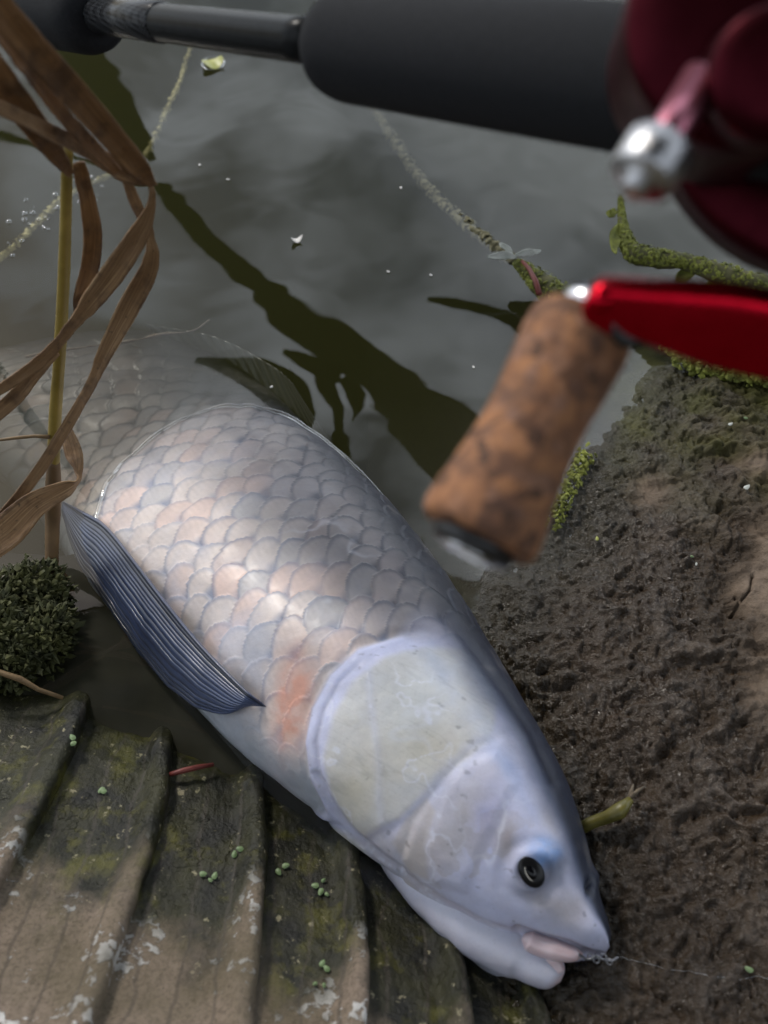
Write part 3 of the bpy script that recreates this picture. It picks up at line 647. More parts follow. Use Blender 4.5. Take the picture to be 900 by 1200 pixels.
hd = lerp(hd, (0.54, 0.55, 0.64), 0.7*np.exp(-((so+8)/6)**2)*sstep(610, 560, FX))
backh = sstep(0.23, 0.06, dn + 0.05*fbm(P, 50, 3, seed=19)); hd = lerp(hd, (0.045, 0.065, 0.125), 0.88*backh)
hd = lerp(hd, (0.24, 0.33, 0.56), 0.5*(0.6 + 0.9*fbm(P, 70, 3, seed=8))*np.exp(-((dn-0.22)/0.05)**2)*sstep(1000, 930, FY))
hd = lerp(hd, (0.018, 0.021, 0.032), 0.9*sstep(0.12, 0.02, dn)); 
hd = lerp(hd, (0.24, 0.20, 0.22), 0.7*np.exp(-(mouth/5)**2)); hd = lerp(hd, (0.34, 0.27, 0.26), 0.5*np.exp(-(fold/4)**2))  # mouth line and jaw fold shaded in the colour
stain = sstep(0.0, 0.03, fbm(P, 42, 4, 0.55, seed=301)); hd = lerp(hd, (0.46, 0.42, 0.33), 0.30*stain*np.clip(blob(FX, FY, 425, 905, 38, 66) + blob(FX, FY, 500, 885, 52, 40), 0, 1)*sstep(-2, 3, sp))
stain2 = sstep(0.02, 0.05, fbm(P, 55, 4, 0.6, seed=302)); hd = lerp(hd, (0.40, 0.36, 0.35), 0.38*stain2*np.clip(blob(FX, FY, 585, 1000, 60, 60) + blob(FX, FY, 520, 1010, 50, 50), 0, 1)*sstep(0.18, 0.3, dn))
hd = lerp(hd, (0.70, 0.71, 0.80), 0.55*sstep(0.035, 0.0, np.abs(fbm(P, 42, 4, 0.55, seed=301)))*sstep(0.2, 0.35, dn)*sstep(0.0, 0.4, 0.3 + fbm(P, 20, 2, seed=303)))
hd = lerp(hd, (0.50, 0.44, 0.39), 0.55*sstep(-3, 4, sdf_poly(FX, FY, [(474, 962), (500, 935), (512, 950), (500, 990), (505, 1030), (480, 1018), (462, 985)])))
scr = sstep(0.93, 1.0, 1 - np.abs(fbm(np.stack([FX*0.010 + FY*0.002, FY*0.09 - FX*0.05, 0*FX], -1), 1.0, 2, seed=304))); hd = hd*(1 - 0.10*scr*sstep(-2, 4, sp))[..., None]
pore = sstep(0.62, 0.75, fbm(P, 330, 2, seed=305)); hd = hd*(1 - 0.30*pore*sstep(0.05, 0.2, dn))[..., None]
hd = lerp(hd, (0.10, 0.11, 0.15), 0.65*np.exp(-((er-17)/6)**2)*sstep(-20, 20, FX-EYE[0]+0.4*(FY-EYE[1])))  # eye socket shading painted into the skin colour
cc = lerp(cc, hd, sstep(-4 - 50*(1-hb), 4 + 50*(1-hb), sd))
cc = cc*(1 + 0.24*fbm(P, 60, 5, 0.65, seed=99))[..., None]
slime = sstep(0.10, 0.0, np.abs(fbm(P, 26, 4, 0.6, seed=101)))*sstep(-0.1, 0.4, fbm(P, 14, 2, seed=102)); cc = lerp(cc, (0.58, 0.61, 0.70), 0.30*slime*sstep(0.1, 0.3, dn))
cc = lerp(cc, (0.33, 0.30, 0.28), 0.22*sstep(0.15, 0.5, fbm(P, 38, 4, 0.6, seed=103)))
cc = np.clip(cc, 0.01, 0.8)
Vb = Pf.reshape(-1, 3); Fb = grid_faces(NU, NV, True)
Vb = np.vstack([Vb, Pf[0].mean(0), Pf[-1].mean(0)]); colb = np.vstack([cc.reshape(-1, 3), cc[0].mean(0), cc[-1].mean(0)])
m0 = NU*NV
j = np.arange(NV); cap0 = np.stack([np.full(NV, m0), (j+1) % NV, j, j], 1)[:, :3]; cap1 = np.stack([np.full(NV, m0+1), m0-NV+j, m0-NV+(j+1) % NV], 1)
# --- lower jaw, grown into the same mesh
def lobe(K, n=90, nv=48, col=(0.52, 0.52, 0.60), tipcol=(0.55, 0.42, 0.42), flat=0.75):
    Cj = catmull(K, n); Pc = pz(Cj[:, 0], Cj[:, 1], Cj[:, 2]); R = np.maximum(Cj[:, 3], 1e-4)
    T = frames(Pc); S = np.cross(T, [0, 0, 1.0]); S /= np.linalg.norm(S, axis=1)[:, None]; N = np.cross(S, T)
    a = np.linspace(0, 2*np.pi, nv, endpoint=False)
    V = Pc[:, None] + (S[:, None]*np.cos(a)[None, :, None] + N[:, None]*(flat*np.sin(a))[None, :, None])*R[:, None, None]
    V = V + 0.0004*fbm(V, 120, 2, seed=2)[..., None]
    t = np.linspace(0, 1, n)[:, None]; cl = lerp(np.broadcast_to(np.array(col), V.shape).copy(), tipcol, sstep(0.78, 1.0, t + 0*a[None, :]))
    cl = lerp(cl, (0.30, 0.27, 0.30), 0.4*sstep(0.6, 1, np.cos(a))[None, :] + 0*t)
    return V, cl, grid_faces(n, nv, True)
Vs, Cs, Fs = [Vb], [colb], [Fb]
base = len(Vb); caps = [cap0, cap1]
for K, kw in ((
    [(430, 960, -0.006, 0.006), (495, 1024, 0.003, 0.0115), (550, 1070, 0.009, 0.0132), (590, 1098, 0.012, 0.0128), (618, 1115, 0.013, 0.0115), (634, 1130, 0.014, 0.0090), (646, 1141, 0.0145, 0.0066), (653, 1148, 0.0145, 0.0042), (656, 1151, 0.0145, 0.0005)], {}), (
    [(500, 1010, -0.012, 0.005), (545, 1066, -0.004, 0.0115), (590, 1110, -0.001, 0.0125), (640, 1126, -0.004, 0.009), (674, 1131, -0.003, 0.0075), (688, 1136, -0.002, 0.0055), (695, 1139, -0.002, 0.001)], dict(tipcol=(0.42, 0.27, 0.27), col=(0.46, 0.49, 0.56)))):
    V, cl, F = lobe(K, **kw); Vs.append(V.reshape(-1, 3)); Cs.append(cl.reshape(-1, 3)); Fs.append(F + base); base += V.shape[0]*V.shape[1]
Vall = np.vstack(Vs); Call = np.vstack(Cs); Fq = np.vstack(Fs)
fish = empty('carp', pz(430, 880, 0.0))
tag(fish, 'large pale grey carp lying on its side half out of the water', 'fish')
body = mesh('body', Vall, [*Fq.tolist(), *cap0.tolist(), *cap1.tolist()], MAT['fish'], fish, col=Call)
UP = slice(0, NT_)
SX, SY, SDp = proj(Pf[:, UP])
def surf(px, py):
    k = np.argmin((SX-px)**2 + (SY-py)**2); i, jn = np.unravel_index(k, SX.shape)
    return Pf[i, jn], Nrm[i, jn]
def fish_depth(px, py):
    k = np.argmin((SX-px)**2 + (SY-py)**2); return SDp.ravel()[k]
# eye
p, n = surf(*EYE)
tu = pd(EYE[0]+6, EYE[1]+11, fish_depth(*EYE)) - pd(EYE[0]-6, EYE[1]-11, fish_depth(*EYE)); tu -= (tu @ n)*n; tu /= np.linalg.norm(tu); tv = np.cross(n, tu)
def dome(a, b, h, off, nr=14, na=40, r0=0.0):
    r = np.linspace(r0, 1, nr)[:, None]; an = np.linspace(0, 2*np.pi, na, endpoint=False)[None, :]
    return (p + n*off + tu*(a*r*np.cos(an))[..., None] + tv*(b*r*np.sin(an))[..., None] + n*(h*np.sqrt(np.maximum(1-r**2, 0)) + 0*an)[..., None]), grid_faces(nr, na, True)
V, F = dome(0.0060, 0.0042, 0.0018, 0.0010); eye = mesh('eye', V, F, MAT['eye_s'], fish)

V, F = dome(0.0044, 0.0028, 0.0031, 0.0001); p_old = p.copy(); mesh('pupil', V - tv*0.0004, F, MAT['eye_b'], eye)
an = np.radians(np.linspace(-140, -40, 50)); tube('iris', p + n*0.0031 + tu*(0.0036*np.cos(an))[:, None] + tv*(0.0022*np.sin(an))[:, None], 0.00016*np.sin(np.linspace(0.15, np.pi-0.15, 50)) + 0.00005, MAT['eye_r'], eye, 8)
# lips
def surf_path(K, lift, n=40):
    Cc = catmull(np.array(K, float), n); out = []
    for x, y in Cc[:, :2]:
        a, b_ = surf(x, y); out.append(a)
    out = np.array(out); ker = np.ones(7)/7
    d = proj(out)[2]; d = np.convolve(np.pad(d, 3, 'edge'), ker, 'valid') - lift
    return pd(Cc[:, 0], Cc[:, 1], d)
PL = surf_path([(613, 1098), (628, 1106), (648, 1113), (666, 1117), (682, 1119)], 0.002, 40)
R = np.interp(np.linspace(0, 1, 40), [0, .12, .5, .85, 1], [0.0012, 0.0036, 0.0038, 0.0026, 0.0008])
tube('lip', PL, R, MAT['lip'], fish, 18, rough=0.0005, rscale=160)
PL = surf_path([(640, 1112), (645, 1122), (650, 1134), (652, 1142)], 0.001, 20)
tube('lip', PL, np.interp(np.linspace(0, 1, 20), [0, .3, .8, 1], [0.001, 0.0032, 0.0034, 0.001]), MAT['lip'], fish, 14)
# pectoral fin: a fan of rays, folded back along the flank
top = catmull(np.array([(312, 828), (285, 806), (240, 760), (200, 712), (160, 660), (125, 617), (98, 600), (74, 588)], float), 80)
bot = catmull(np.array([(292, 826), (262, 836), (226, 826), (185, 790), (145, 740), (112, 690), (88, 650), (72, 598)], float), 80)
bot = bot + (2.2*fbm(np.stack([np.arange(80)*0.22, np.zeros(80), np.zeros(80)], -1), 1.0, 3, seed=9))[:, None]*np.array([1.0, -1.0])*np.sin(np.linspace(0, np.pi, 80))[:, None]
nr_ = 160; a = np.linspace(0, 1, nr_)
fx = top[:, 0][:, None]*(1-a) + bot[:, 0][:, None]*a; fy = top[:, 1][:, None]*(1-a) + bot[:, 1][:, None]*a
dep = np.array([[fish_depth(fx[i, jn], fy[i, jn]) for jn in range(0, nr_, 16)] for i in range(0, 80, 8)])
gxx, gyy = fx[::8, ::16].ravel(), fy[::8, ::16].ravel()
A = lambda x, y: np.stack([x*0+1, x/300, y/300, (x/300)**2, (x/300)*(y/300), (y/300)**2], -1)
co_, *_ = np.linalg.lstsq(A(gxx, gyy), dep.ravel(), rcond=None)
fd = (A(fx, fy) @ co_) - 0.0075
along = np.linspace(0, 1, 80)[:, None]
fd = fd + 0.006*(1-sstep(0, 0.12, along)) - 0.004*np.sin(np.pi*a)[None, :]*along
nrays = 13; aw = a + 0.012*np.sin(a*21) + 0.03*np.sin(a*5); ph = (aw*nrays) % 1.0; ridge = np.sin(np.pi*ph)**0.9*(0.55 + 0.45*_hash(np.floor(aw*nrays).astype(int), (a*0).astype(int), (a*0).astype(int), 8))
lead = sstep(0.07, 0.0, a)
fd = fd - (0.0011*ridge*(1-lead) + 0.0022*np.sin(np.pi*np.clip(a/0.07, 0, 1)))[None, :]*sstep(0, .1, along)
Pn = pd(fx, fy, fd)
ragged = 0.004*fbm(np.stack([a*12, a*0, a*0], -1), 1.0, 3)
ray_v = np.clip(ridge*0.95*(1-0.25*along)*sstep(0.05, 0.16, a) + 1.1*lead + 0.55*sstep(0.5, 0.0, along)*sstep(.1, .3, a) - 0.35*sstep(0.75, 1, a), 0, 1.6)  # leading ray brightened in colour as a painted highlight
fin = mesh('pectoral_fin', Pn, grid_faces(80, nr_), MAT['pect'], fish, attrs={'ray': ray_v + 0*fx})
sm = fin.modifiers.new('thickness', 'SOLIDIFY'); sm.thickness = 0.0006; sm.offset = 0
# dorsal and tail fins, both under water
def flat_fin(name, base_px, tip_px, z0, z1, nr, mat):
    b_ = catmull(np.array(base_px, float), 60); t_ = catmull(np.array(tip_px, float), 60); a = np.linspace(0, 1, 24)
    x = b_[:, 0][:, None]*(1-a) + t_[:, 0][:, None]*a; y = b_[:, 1][:, None]*(1-a) + t_[:, 1][:, None]*a
    z = z0 + (z1 - z0)*a[None, :] + 0*x
    r = np.sin(np.pi*((np.linspace(0, nr, 60) % 1)))[:, None] + 0*x; z = z + 0.0008*r
    o = mesh(name, pz(x, y, z), grid_faces(60, 24), mat, fish, attrs={'ray': r}); m = o.modifiers.new('thickness', 'SOLIDIFY'); m.thickness = 0.0008
flat_fin('dorsal_fin', [(395, 530), (340, 480), (270, 425), (190, 400)], [(345, 452), (318, 428), (252, 395), (170, 380)], -0.030, -0.022, 16, MAT['dorsal'])
flat_fin('tail_fin', [(-190, 452), (-215, 470), (-245, 492), (-270, 508)], [(-330, 360), (-340, 430), (-350, 500), (-380, 580)], -0.060, -0.068, 18, MAT['dorsal'])

# the water's raised rim where the back breaks the surface
rim = []
for jn in range(12, NT_-30):
    zc = Pf[300:, jn, 2]; k = np.argmax(zc < 0.0)
    if zc[0] > 0.001 and k > 0: rim.append(Pf[300+k, jn] + np.array([0, 0, 0.0007]))
rim = np.array(rim); ker = np.ones(9)/9
rim = np.stack([np.convolve(np.pad(rim[:, q_], 4, 'edge'), ker, 'valid') for q_ in range(3)], 1)[::3]
keep = [0]
for k in range(1, len(rim)):
    if np.linalg.norm(rim[k] - rim[keep[-1]]) > 0.0015: keep.append(k)
rim = rim[keep]
tag(tube('water_rim', rim, 0.0016 + 0.0008*fbm(rim, 60, 2), MAT['clear'], None, 8), kind='structure')

# hook, snap link and line at the mouth
hk = empty('fishing_hook', pz(690, 1122, 0.02)); tag(hk, 'small dark wire hook and crimped line knot at the corner of the fish mouth', 'hook')
dh = fish_depth(684, 1118) - 0.004
HK = catmull(np.array([(668, 1112, dh), (680, 1120, dh-.001), (690, 1124, dh-.002), (698, 1120, dh-.002), (706, 1124, dh-.002), (716, 1126, dh-.001), (724, 1122, dh)]), 60)
HP = pd(HK[:, 0], HK[:, 1], HK[:, 2]); tube('shank', HP, 0.00045, MAT['wire'], hk, 8)
for k, (x, y) in enumerate([(692, 1121), (699, 1125), (707, 1121), (714, 1127)]):
    an = np.linspace(0, 2*np.pi, 24); r = 0.0016
    c0 = pd(x, y, dh - 0.002); tube('coil', 0 + c0 + 0.65*r*np.cos(an)[:, None]*np.array([0.7, 0.2, 0.6]) + 0.7*r*np.sin(an)[:, None]*np.array([-0.5, 0.7, 0.3]), 0.0003, MAT['wire'], hk, 6)
LN = catmull(np.array([(724, 1122, .02), (740, 1126, .012), (790, 1138, .012), (850, 1146, .02), (930, 1150, .035)]), 60)
lp_ = np.array([on_mud(x, y) for x, y in LN[:, :2]]); lp_[:, 2] = np.convolve(np.pad(lp_[:, 2], 8, 'edge'), np.ones(17)/17, 'valid') + 0.001
tag(tube('fishing_line', lp_, 0.00012, MAT['clear'], None, 6, origin=lp_[0]), 'thin clear fishing line running over the mud from the fish mouth', 'fishing line')

# ================================================================== ROD AND REEL
A0 = pd(110, 17, 0.400); A1 = pd(365, 48, 0.305)
ax = (A1 - A0)/np.linalg.norm(A1 - A0); LA = np.linalg.norm(A1 - A0)
def rp(s): return A0 + ax*s*LA
rod = empty('fishing_rod', rp(0.5)); tag(rod, 'black fishing rod with foam grips held over the water', 'fishing rod')
def lat(name, s0, prof, mat, parent=rod, **kw): return lathe(name, rp(s0), rp(s0) + ax, prof, mat, parent, **kw)
lat('blank', -3.0, [(0, 0.0048), (3.0*LA, 0.0059), (3.95*LA, 0.0063), (4.05*LA, 0.0063)], MAT['blank'])
gl_ = lambda L, r, e: [(0, 0.004), (0.0, r*0.62), (e*0.10, r*0.80), (e*0.35, r*0.93), (e*0.7, r*0.99), (e, r), (L*0.5, r*1.01), (L-e, r), (L-e*0.7, r*.99), (L-e*0.35, r*.93), (L-e*.1, r*.8), (L, r*.62), (L, 0.004)]
lat('grip', 1.07, gl_(0.34, 0.0146, 0.012), MAT['eva'])
lat('grip', -0.62, gl_(0.62*LA + 0.0045, 0.0142, 0.012), MAT['eva'])
lat('ring', -0.145, [(0, .0090), (0, 0.0134), (0.0006, 0.0138), (0.0022, 0.0138), (0.0028, .0134), (0.0028, 0.009)], MAT['steel'])
lat('wrap', 0.03, [(0, .0060), (0.0005, 0.00645), (0.047, 0.00655), (0.048, 0.0060)], MAT['carbon'])

reel = empty('fishing_reel', pd(880, 120, 0.215)); tag(reel, 'glossy dark red fishing reel mounted on the rod beside the thick grip', 'fishing reel')
def disc(name, cx, cy_, d, rpx, thick, mat, tilt=(0, 0), parent=reel, dish=0.0):
    c0 = pd(cx, cy_, d); r = rpx*d/FPX
    nrm = -AZ + tilt[0]*AX + tilt[1]*AY; nrm /= np.linalg.norm(nrm)
    return lathe(name, c0 - nrm*thick, c0, [(0, r*.96), (0.0008, r), (thick-0.0025, r), (thick-0.001, r*0.985), (thick, r*0.93), (thick+dish*.6, r*0.6), (thick+dish, r*0.25), (thick+dish, 0.0005)], mat, parent, 72)
disc('frame', 1000, 95, 0.214, 226, 0.012, MAT['maroon'], (-0.10, -0.05))
disc('side_plate', 884, 22, 0.180, 150, 0.030, MAT['maroon'], (-0.10, -0.10), dish=0.002)
disc('hub', 912, 86, 0.172, 80, 0.009, MAT['maroon'], (-0.05, -0.20), dish=0.001)
K0, K1 = pd(824, 92, 0.178), pd(742, 222, 0.172); kd = (K1-K0)/np.linalg.norm(K1-K0); KL = np.linalg.norm(K1-K0)
lathe('spindle', K0, K1, [(0, .0034), (KL*0.7, .0030), (KL*0.72, .0028)], MAT['pinkmetal'], reel, 24)
kn = lathe('knob', K0, K1, [(KL*0.60, .0028), (KL*0.60, .0046), (KL*0.62, .0050), (KL*0.89, .0050), (KL*0.91, .0046), (KL*0.91, .0022), (KL*1.02, .0020), (KL*1.03, .001)], MAT['knurl'], reel, 44, knurl=0.10)
# handle arm
def bar(name, pts, halfw, halfh, mat, parent, bev=0.0012):
    Pb = np.array([pd(x, y, d) for x, y, d in pts]); n = 40; Pb = catmull(Pb, n); T = frames(Pb)
    U = -AZ - 0.55*AY + 0*T; U = U - np.sum(U*T, 1)[:, None]*T; U /= np.linalg.norm(U, axis=1)[:, None]; S = np.cross(T, U)
    hw_ = np.interp(np.linspace(0, 1, n), np.linspace(0, 1, len(halfw)), halfw)
    endr = np.sqrt(np.clip(1 - (1 - np.clip(np.linspace(0, 1, n)/0.10, 0, 1))**2, 0.02, 1))
    sec = []
    for a in np.linspace(0, 2*np.pi, 28, endpoint=False):
        cx_, sx_ = math.cos(a), math.sin(a); sec.append((math.copysign(abs(cx_)**0.45, cx_), math.copysign(abs(sx_)**0.45, sx_)))
    V = np.stack([Pb + S*(hw_*endr*u)[:, None] + U*(halfh*v) for u, v in sec], 1)
    F = grid_faces(n, 28, True).tolist(); F += [list(range(28))[::-1], list(range((n-1)*28, n*28))]
    return mesh(name, V, F, mat, parent)
bar('handle_arm', [(684, 354, 0.196), (760, 364, 0.194), (850, 382, 0.192), (990, 410, 0.190)], [0.0046, 0.0054, 0.0074, 0.0078], 0.0042, MAT['red'], reel)
disc('arm_boss', 708, 346, 0.191, 15, 0.006, MAT['red'], (0, 0.4), dish=0.0008)
disc('arm_rivet', 742, 384, 0.1925, 26, 0.005, MAT['black'], (0, -0.3))
HA0, HA1 = pd(688, 372, 0.204), pd(556, 632, 0.198); hL = np.linalg.norm(HA1 - HA0)
knob = empty('handle_knob', HA0); knob.parent = None
prof = [(0.0, .004), (0.0, .0072), (hL*.01, .0086), (hL*.035, .0095), (hL*.07, .0100), (hL*.13, .0101), (hL*.25, .0098), (hL*.38, .0093), (hL*.5, .0091), (hL*.62, .0095), (hL*.76, .0103), (hL*.88, .0112), (hL*.94, .0114), (hL*.975, .0111), (hL*.995, .0103), (hL, .0085), (hL, .004)]
bpy.data.objects.remove(knob)
kb = lathe('handle_knob', HA0, HA1, prof, MAT['cork'], reel, 64)
lathe('collar', HA0 - (HA1-HA0)/hL*0.004, HA0, [(0, .003), (0, .0058), (0.0045, .0062), (0.0045, .003)], MAT['steel'], reel, 32)
lathe('end_cap', HA1, HA1 + (HA1-HA0), [(-0.001, .003), (-0.001, .0078), (0.0015, .0080), (0.0024, .0072), (0.0026, 0.003)], MAT['black'], reel, 40)
lathe('end_ring', HA1, HA1 + (HA1-HA0), [(0.0, .0030), (0.0028, .0052), (0.0032, .0050), (0.0032, 0.002)], MAT['steel'], reel, 40)

# ================================================================== DRY REED ON THE LEFT
def rows(K):
    # x, y, depth, width px, twist -> world rows
    K = np.array(K, float); Pw = pd(K[:, 0], K[:, 1], K[:, 2])
    return np.column_stack([Pw, K[:, 3]*K[:, 2]/FPX, K[:, 4]])
base_p = pz(58, 690, -0.05); bd = proj(base_p)[2]
reed = empty('dry_reed', pz(60, 672, 0.0)); tag(reed, 'dry broken reed with twisted brown leaves standing in the water over the fish tail', 'reed')
SK = catmull(np.array([(79, 172, .375), (76, 290, .415), (71, 400, .455), (64, 500, .490), (62, 600, .515), (60, 668, .525), (58, 705, .555)], float), 90)
P_ = pd(SK[:, 0], SK[:, 1], SK[:, 2])
tube('stem', P_[:52], np.linspace(6.6, 7.4, 52)*SK[:52, 2]/FPX, MAT['stem'], reed, 18, rough=0.0002, rscale=90)
tube('stem', P_[50:], np.interp(np.arange(40), [0, 4, 12, 39], [7.2, 9.5, 8.6, 6.5])*SK[50:, 2]/FPX, MAT['stem_b'], reed, 18, rough=0.0003, rscale=120)
LEAVES = [
 ('leaf2', [(-40, -40, .26, 38, 20), (22, 38, .285, 36, 10), (78, 100, .31, 34, 5), (128, 156, .335, 29, 0), (160, 195, .35, 26, -10), (180, 218, .36, 8, -30)]),
 ('leaf2', [(-30, 50, .30, 34, -20), (10, 105, .31, 34, -15), (44, 152, .33, 30, -10), (72, 190, .35, 18, -10), (84, 205, .36, 8, 0)]),
 ('leaf', [(-20, 118, .30, 20, 30), (30, 140, .315, 18, 25), (70, 160, .335, 18, 10), (105, 176, .35, 20, 0), (145, 204, .36, 18, -20), (172, 216, .365, 6, -20)]),
 ('leaf', [(176, 208, .362, 6, 60), (178, 238, .37, 12, 45), (162, 275, .38, 24, 20), (134, 318, .395, 27, 5), (108, 352, .405, 24, 20), (84, 382, .41, 15, 40), (45, 425, .42, 16, 30), (-20, 470, .43, 10, 20)]),
 ('leaf', [(146, 205, .37, 10, 20), (160, 240, .38, 13, 10), (176, 275, .39, 12, 50), (174, 315, .40, 22, 20), (150, 362, .415, 24, -5), (125, 410, .43, 19, -20), (104, 455, .445, 13, -30), (72, 510, .46, 13, -10), (38, 562, .47, 13, 10), (-15, 625, .48, 10, 20)]),
 ('leaf2', [(92, 190, .375, 14, 0), (100, 225, .385, 20, 30), (108, 270, .395, 22, 20), (106, 310, .405, 20, 0), (94, 352, .415, 17, -20), (90, 378, .42, 5, -30)]),
 ('leaf', [(78, 505, .485, 14, 10), (86, 530, .482, 20, 10), (91, 552, .480, 17, 60), (90, 565, .478, 20, 80), (72, 575, .475, 22, 20), (40, 592, .47, 30, 5), (8, 622, .465, 40, 0), (-30, 650, .46, 38, 0)]),
 ('leaf', [(66, 412, .45, 10, 10), (40, 438, .455, 17, 20), (18, 465, .46, 18, 10), (-20, 500, .47, 14, 0)]),
 ('leaf', [(62, 660, .522, 8, 0), (72, 680, .525, 17, 15), (80, 702, .53, 16, 5), (86, 722, .54, 3, 0)]),
 ('leaf2', [(-15, 20, .29, 20, 30), (25, 72, .305, 20, 40), (66, 125, .325, 18, 30), (122, 186, .35, 16, 10), (140, 203, .355, 8, 0)]),
]
for k, (m_, K) in enumerate(LEAVES): ribbon('leaf', rows(K), MAT[m_], reed, 70, 0.35, 0.0005, seed=k)
tube('shoot', pd(np.array([58, 40, 20, -20]), np.array([512, 511, 513, 518]), np.array([.49, .49, .488, .485])), [0.0010, 0.0008, 0.0008, 0.0005], MAT['twig'], reed, 8)

# overhanging green reed: out of the picture, mirrored in the water
def rrows(K, h):
    K = np.array(K, float); Pw = refl(K[:, 0], K[:, 1], np.full(len(K), h)); p0 = pz(K[:, 0], K[:, 1], 0.0)
    dist = np.linalg.norm(p0 - CP, axis=1) + np.linalg.norm(Pw - p0, axis=1)
    return np.column_stack([Pw, K[:, 2]*dist/FPX, K[:, 3]*0]), Pw
over = empty('overhanging_reed', (-0.75, 0.95, -0.02)); tag(over, 'green reed arching above the pond whose dark mirror image shows in the water', 'reed')
HH = 0.27
def rleaf(K, h=HH, name='leaf'):
    R_, Pw = rrows(K, h); ribbon(name, R_, MAT['green'], over, 40, 0.1, 0.0012, up=(0, 0.5, 0.85))
R_, Pw = rrows([(182, 216, 14, 0), (205, 238, 22, 0), (250, 290, 24, 0), (300, 335, 28, 0), (345, 372, 36, 0), (395, 402, 44, 0), (435, 432, 40, 0), (480, 465, 44, 0), (530, 500, 60, 0), (575, 540, 40, 0)], HH)
ribbon('leaf', R_, MAT['green'], over, 70, 0.1, 0.0014, up=(0, 0.5, 0.85))
rleaf([(60, 20, 60, 0), (90, 70, 62, 0), (130, 120, 56, 0), (160, 160, 36, 0), (178, 188, 10, 0)])
rleaf([(440, 440, 30, 0), (475, 470, 70, 0), (515, 510, 84, 0), (535, 550, 60, 0), (545, 590, 20, 0)])
rleaf([(333, 412, 6, 0), (352, 418, 16, 0), (378, 428, 26, 0), (405, 436, 30, 0)])
rleaf([(390, 425, 30, 0), (382, 450, 26, 0), (392, 475, 16, 0), (398, 505, 10, 0), (410, 520, 4, 0)])
rleaf([(402, 500, 5, 0), (398, 515, 18, 0), (402, 532, 20, 0), (408, 545, 6, 0)])
rleaf([(352, 450, 8, 0), (356, 470, 18, 0), (356, 490, 16, 0), (352, 502, 4, 0)])
rleaf([(408, 440, 18, 0), (420, 465, 20, 0), (418, 490, 8, 0), (416, 500, 3, 0)])
rleaf([(225, 418, 8, 0), (265, 428, 20, 0), (305, 440, 44, 0), (335, 465, 50, 0), (350, 498, 22, 0), (356, 512, 4, 0)])
rleaf([(503, 351, 5, 0), (540, 357, 11, 0), (580, 367, 13, 0), (612, 384, 20, 0), (645, 410, 22, 0)], 0.22)  # added overhead; its mirror image stands in for the mossy stub's reflection
PA = [R_[0][:3], R_[0][:3] + np.array([-0.25, 0.10, -0.02]), np.array([-0.72, 1.0, 0.12]), np.array([-0.75, 0.95, -0.3])]
tube('stem', catmull(np.array(PA), 40), 0.004, MAT['green'], over, 10)

# ================================================================== MOSSY BRANCHES, MOSS, PLANTS
def flakes(path, R, n, size, mat, name, parent, seed=0, spread=1.0, flat=0.3):
    r = np.random.default_rng(seed); V = []; F = []
    path = np.asarray(path); 
    for k in range(n):
        t = r.random()*(len(path)-1); i = int(t); c0 = path[i] + (path[min(i+1, len(path)-1)] - path[i])*(t-i)
        d = r.normal(size=3); d[2] = abs(d[2])*0.9 - 0.15; d /= np.linalg.norm(d)
        rr = R if np.isscalar(R) else np.interp(t, np.arange(len(R)), R)
        c0 = c0 + d*rr*spread*(0.75 + 0.5*r.random())
        s_ = size*(0.5 + r.random()); a1 = np.cross(d, r.normal(size=3)); a1 /= np.linalg.norm(a1); a2 = np.cross(d, a1); 
        b0 = len(V); m_ = 5
        V.append(c0 + d*s_*flat)
        for q_ in range(m_):
            an = 2*np.pi*q_/m_ + r.random()*0.7; V.append(c0 + (a1*math.cos(an) + a2*math.sin(an)*0.7)*s_*(0.6+0.6*r.random()) + d*s_*flat*(r.random()-0.6)*1.6)
        F += [[b0, b0+1+q_, b0+1+(q_+1) % m_] for q_ in range(m_)]
    o = mesh(name, np.array(V), F, mat, parent, smooth=False); o['kind'] = 'stuff'; return o
def branch(K, rpx, name, label, bark='bark', nflake=500, seed=0, fl=0.0016, mossmat='moss'):
    Cb = catmull(np.array(K, float), 80); Pb = pz(Cb[:, 0], Cb[:, 1], Cb[:, 2])
    R = catmull(np.array(rpx, float)[:, None], 80)[:, 0]*proj(Pb)[2]/FPX
    o = empty(name, Pb[-1]); tag(o, label, 'branch')
    tube('stem', Pb, R, MAT[bark], o, 20, rough=0.0012, rscale=180, seed=seed)
    if nflake: flakes(Pb, R, nflake, fl, MAT[mossmat], 'moss', o, seed)
    return o, Pb, R
br, Pb, Rb = branch([(727, 232, .034), (729, 256, .030), (733, 278, .027), (742, 297, .024), (770, 303, .022), (805, 308, .020), (845, 322, .018), (885, 334, .016), (940, 345, .012), (1010, 360, -.004)],
           [2, 4, 7, 11, 11, 9, 12, 14, 15, 16], 'mossy_branch', 'crooked moss covered branch with a thin upright tip standing over the water', 'bark_g', 4200, 3, 0.0015)
for k, K in enumerate([[(722, 246, .032, 6, 0), (716, 250, .032, 10, 0), (710, 249, .031, 3, 0)], [(728, 262, .030, 6, 0), (722, 276, .029, 16, 20), (720, 290, .028, 8, 0), (722, 297, .028, 2, 0)],
        [(815, 316, .016, 8, 0), (800, 324, .010, 16, 10), (792, 329, .008, 4, 0)], [(830, 330, .014, 14, 0), (850, 342, .008, 26, 0), (862, 348, .006, 6, 0)], [(868, 340, .014, 10, 0), (882, 350, .010, 18, 0), (892, 346, .012, 4, 0)]]):
    K = np.array(K, float); Pw = pz(K[:, 0], K[:, 1], K[:, 2]); ribbon('leaf', np.column_stack([Pw, K[:, 3]*proj(Pw)[2]/FPX, K[:, 4]]), MAT['moss'], br, 20, 0.4, 0.0004, seed=k)
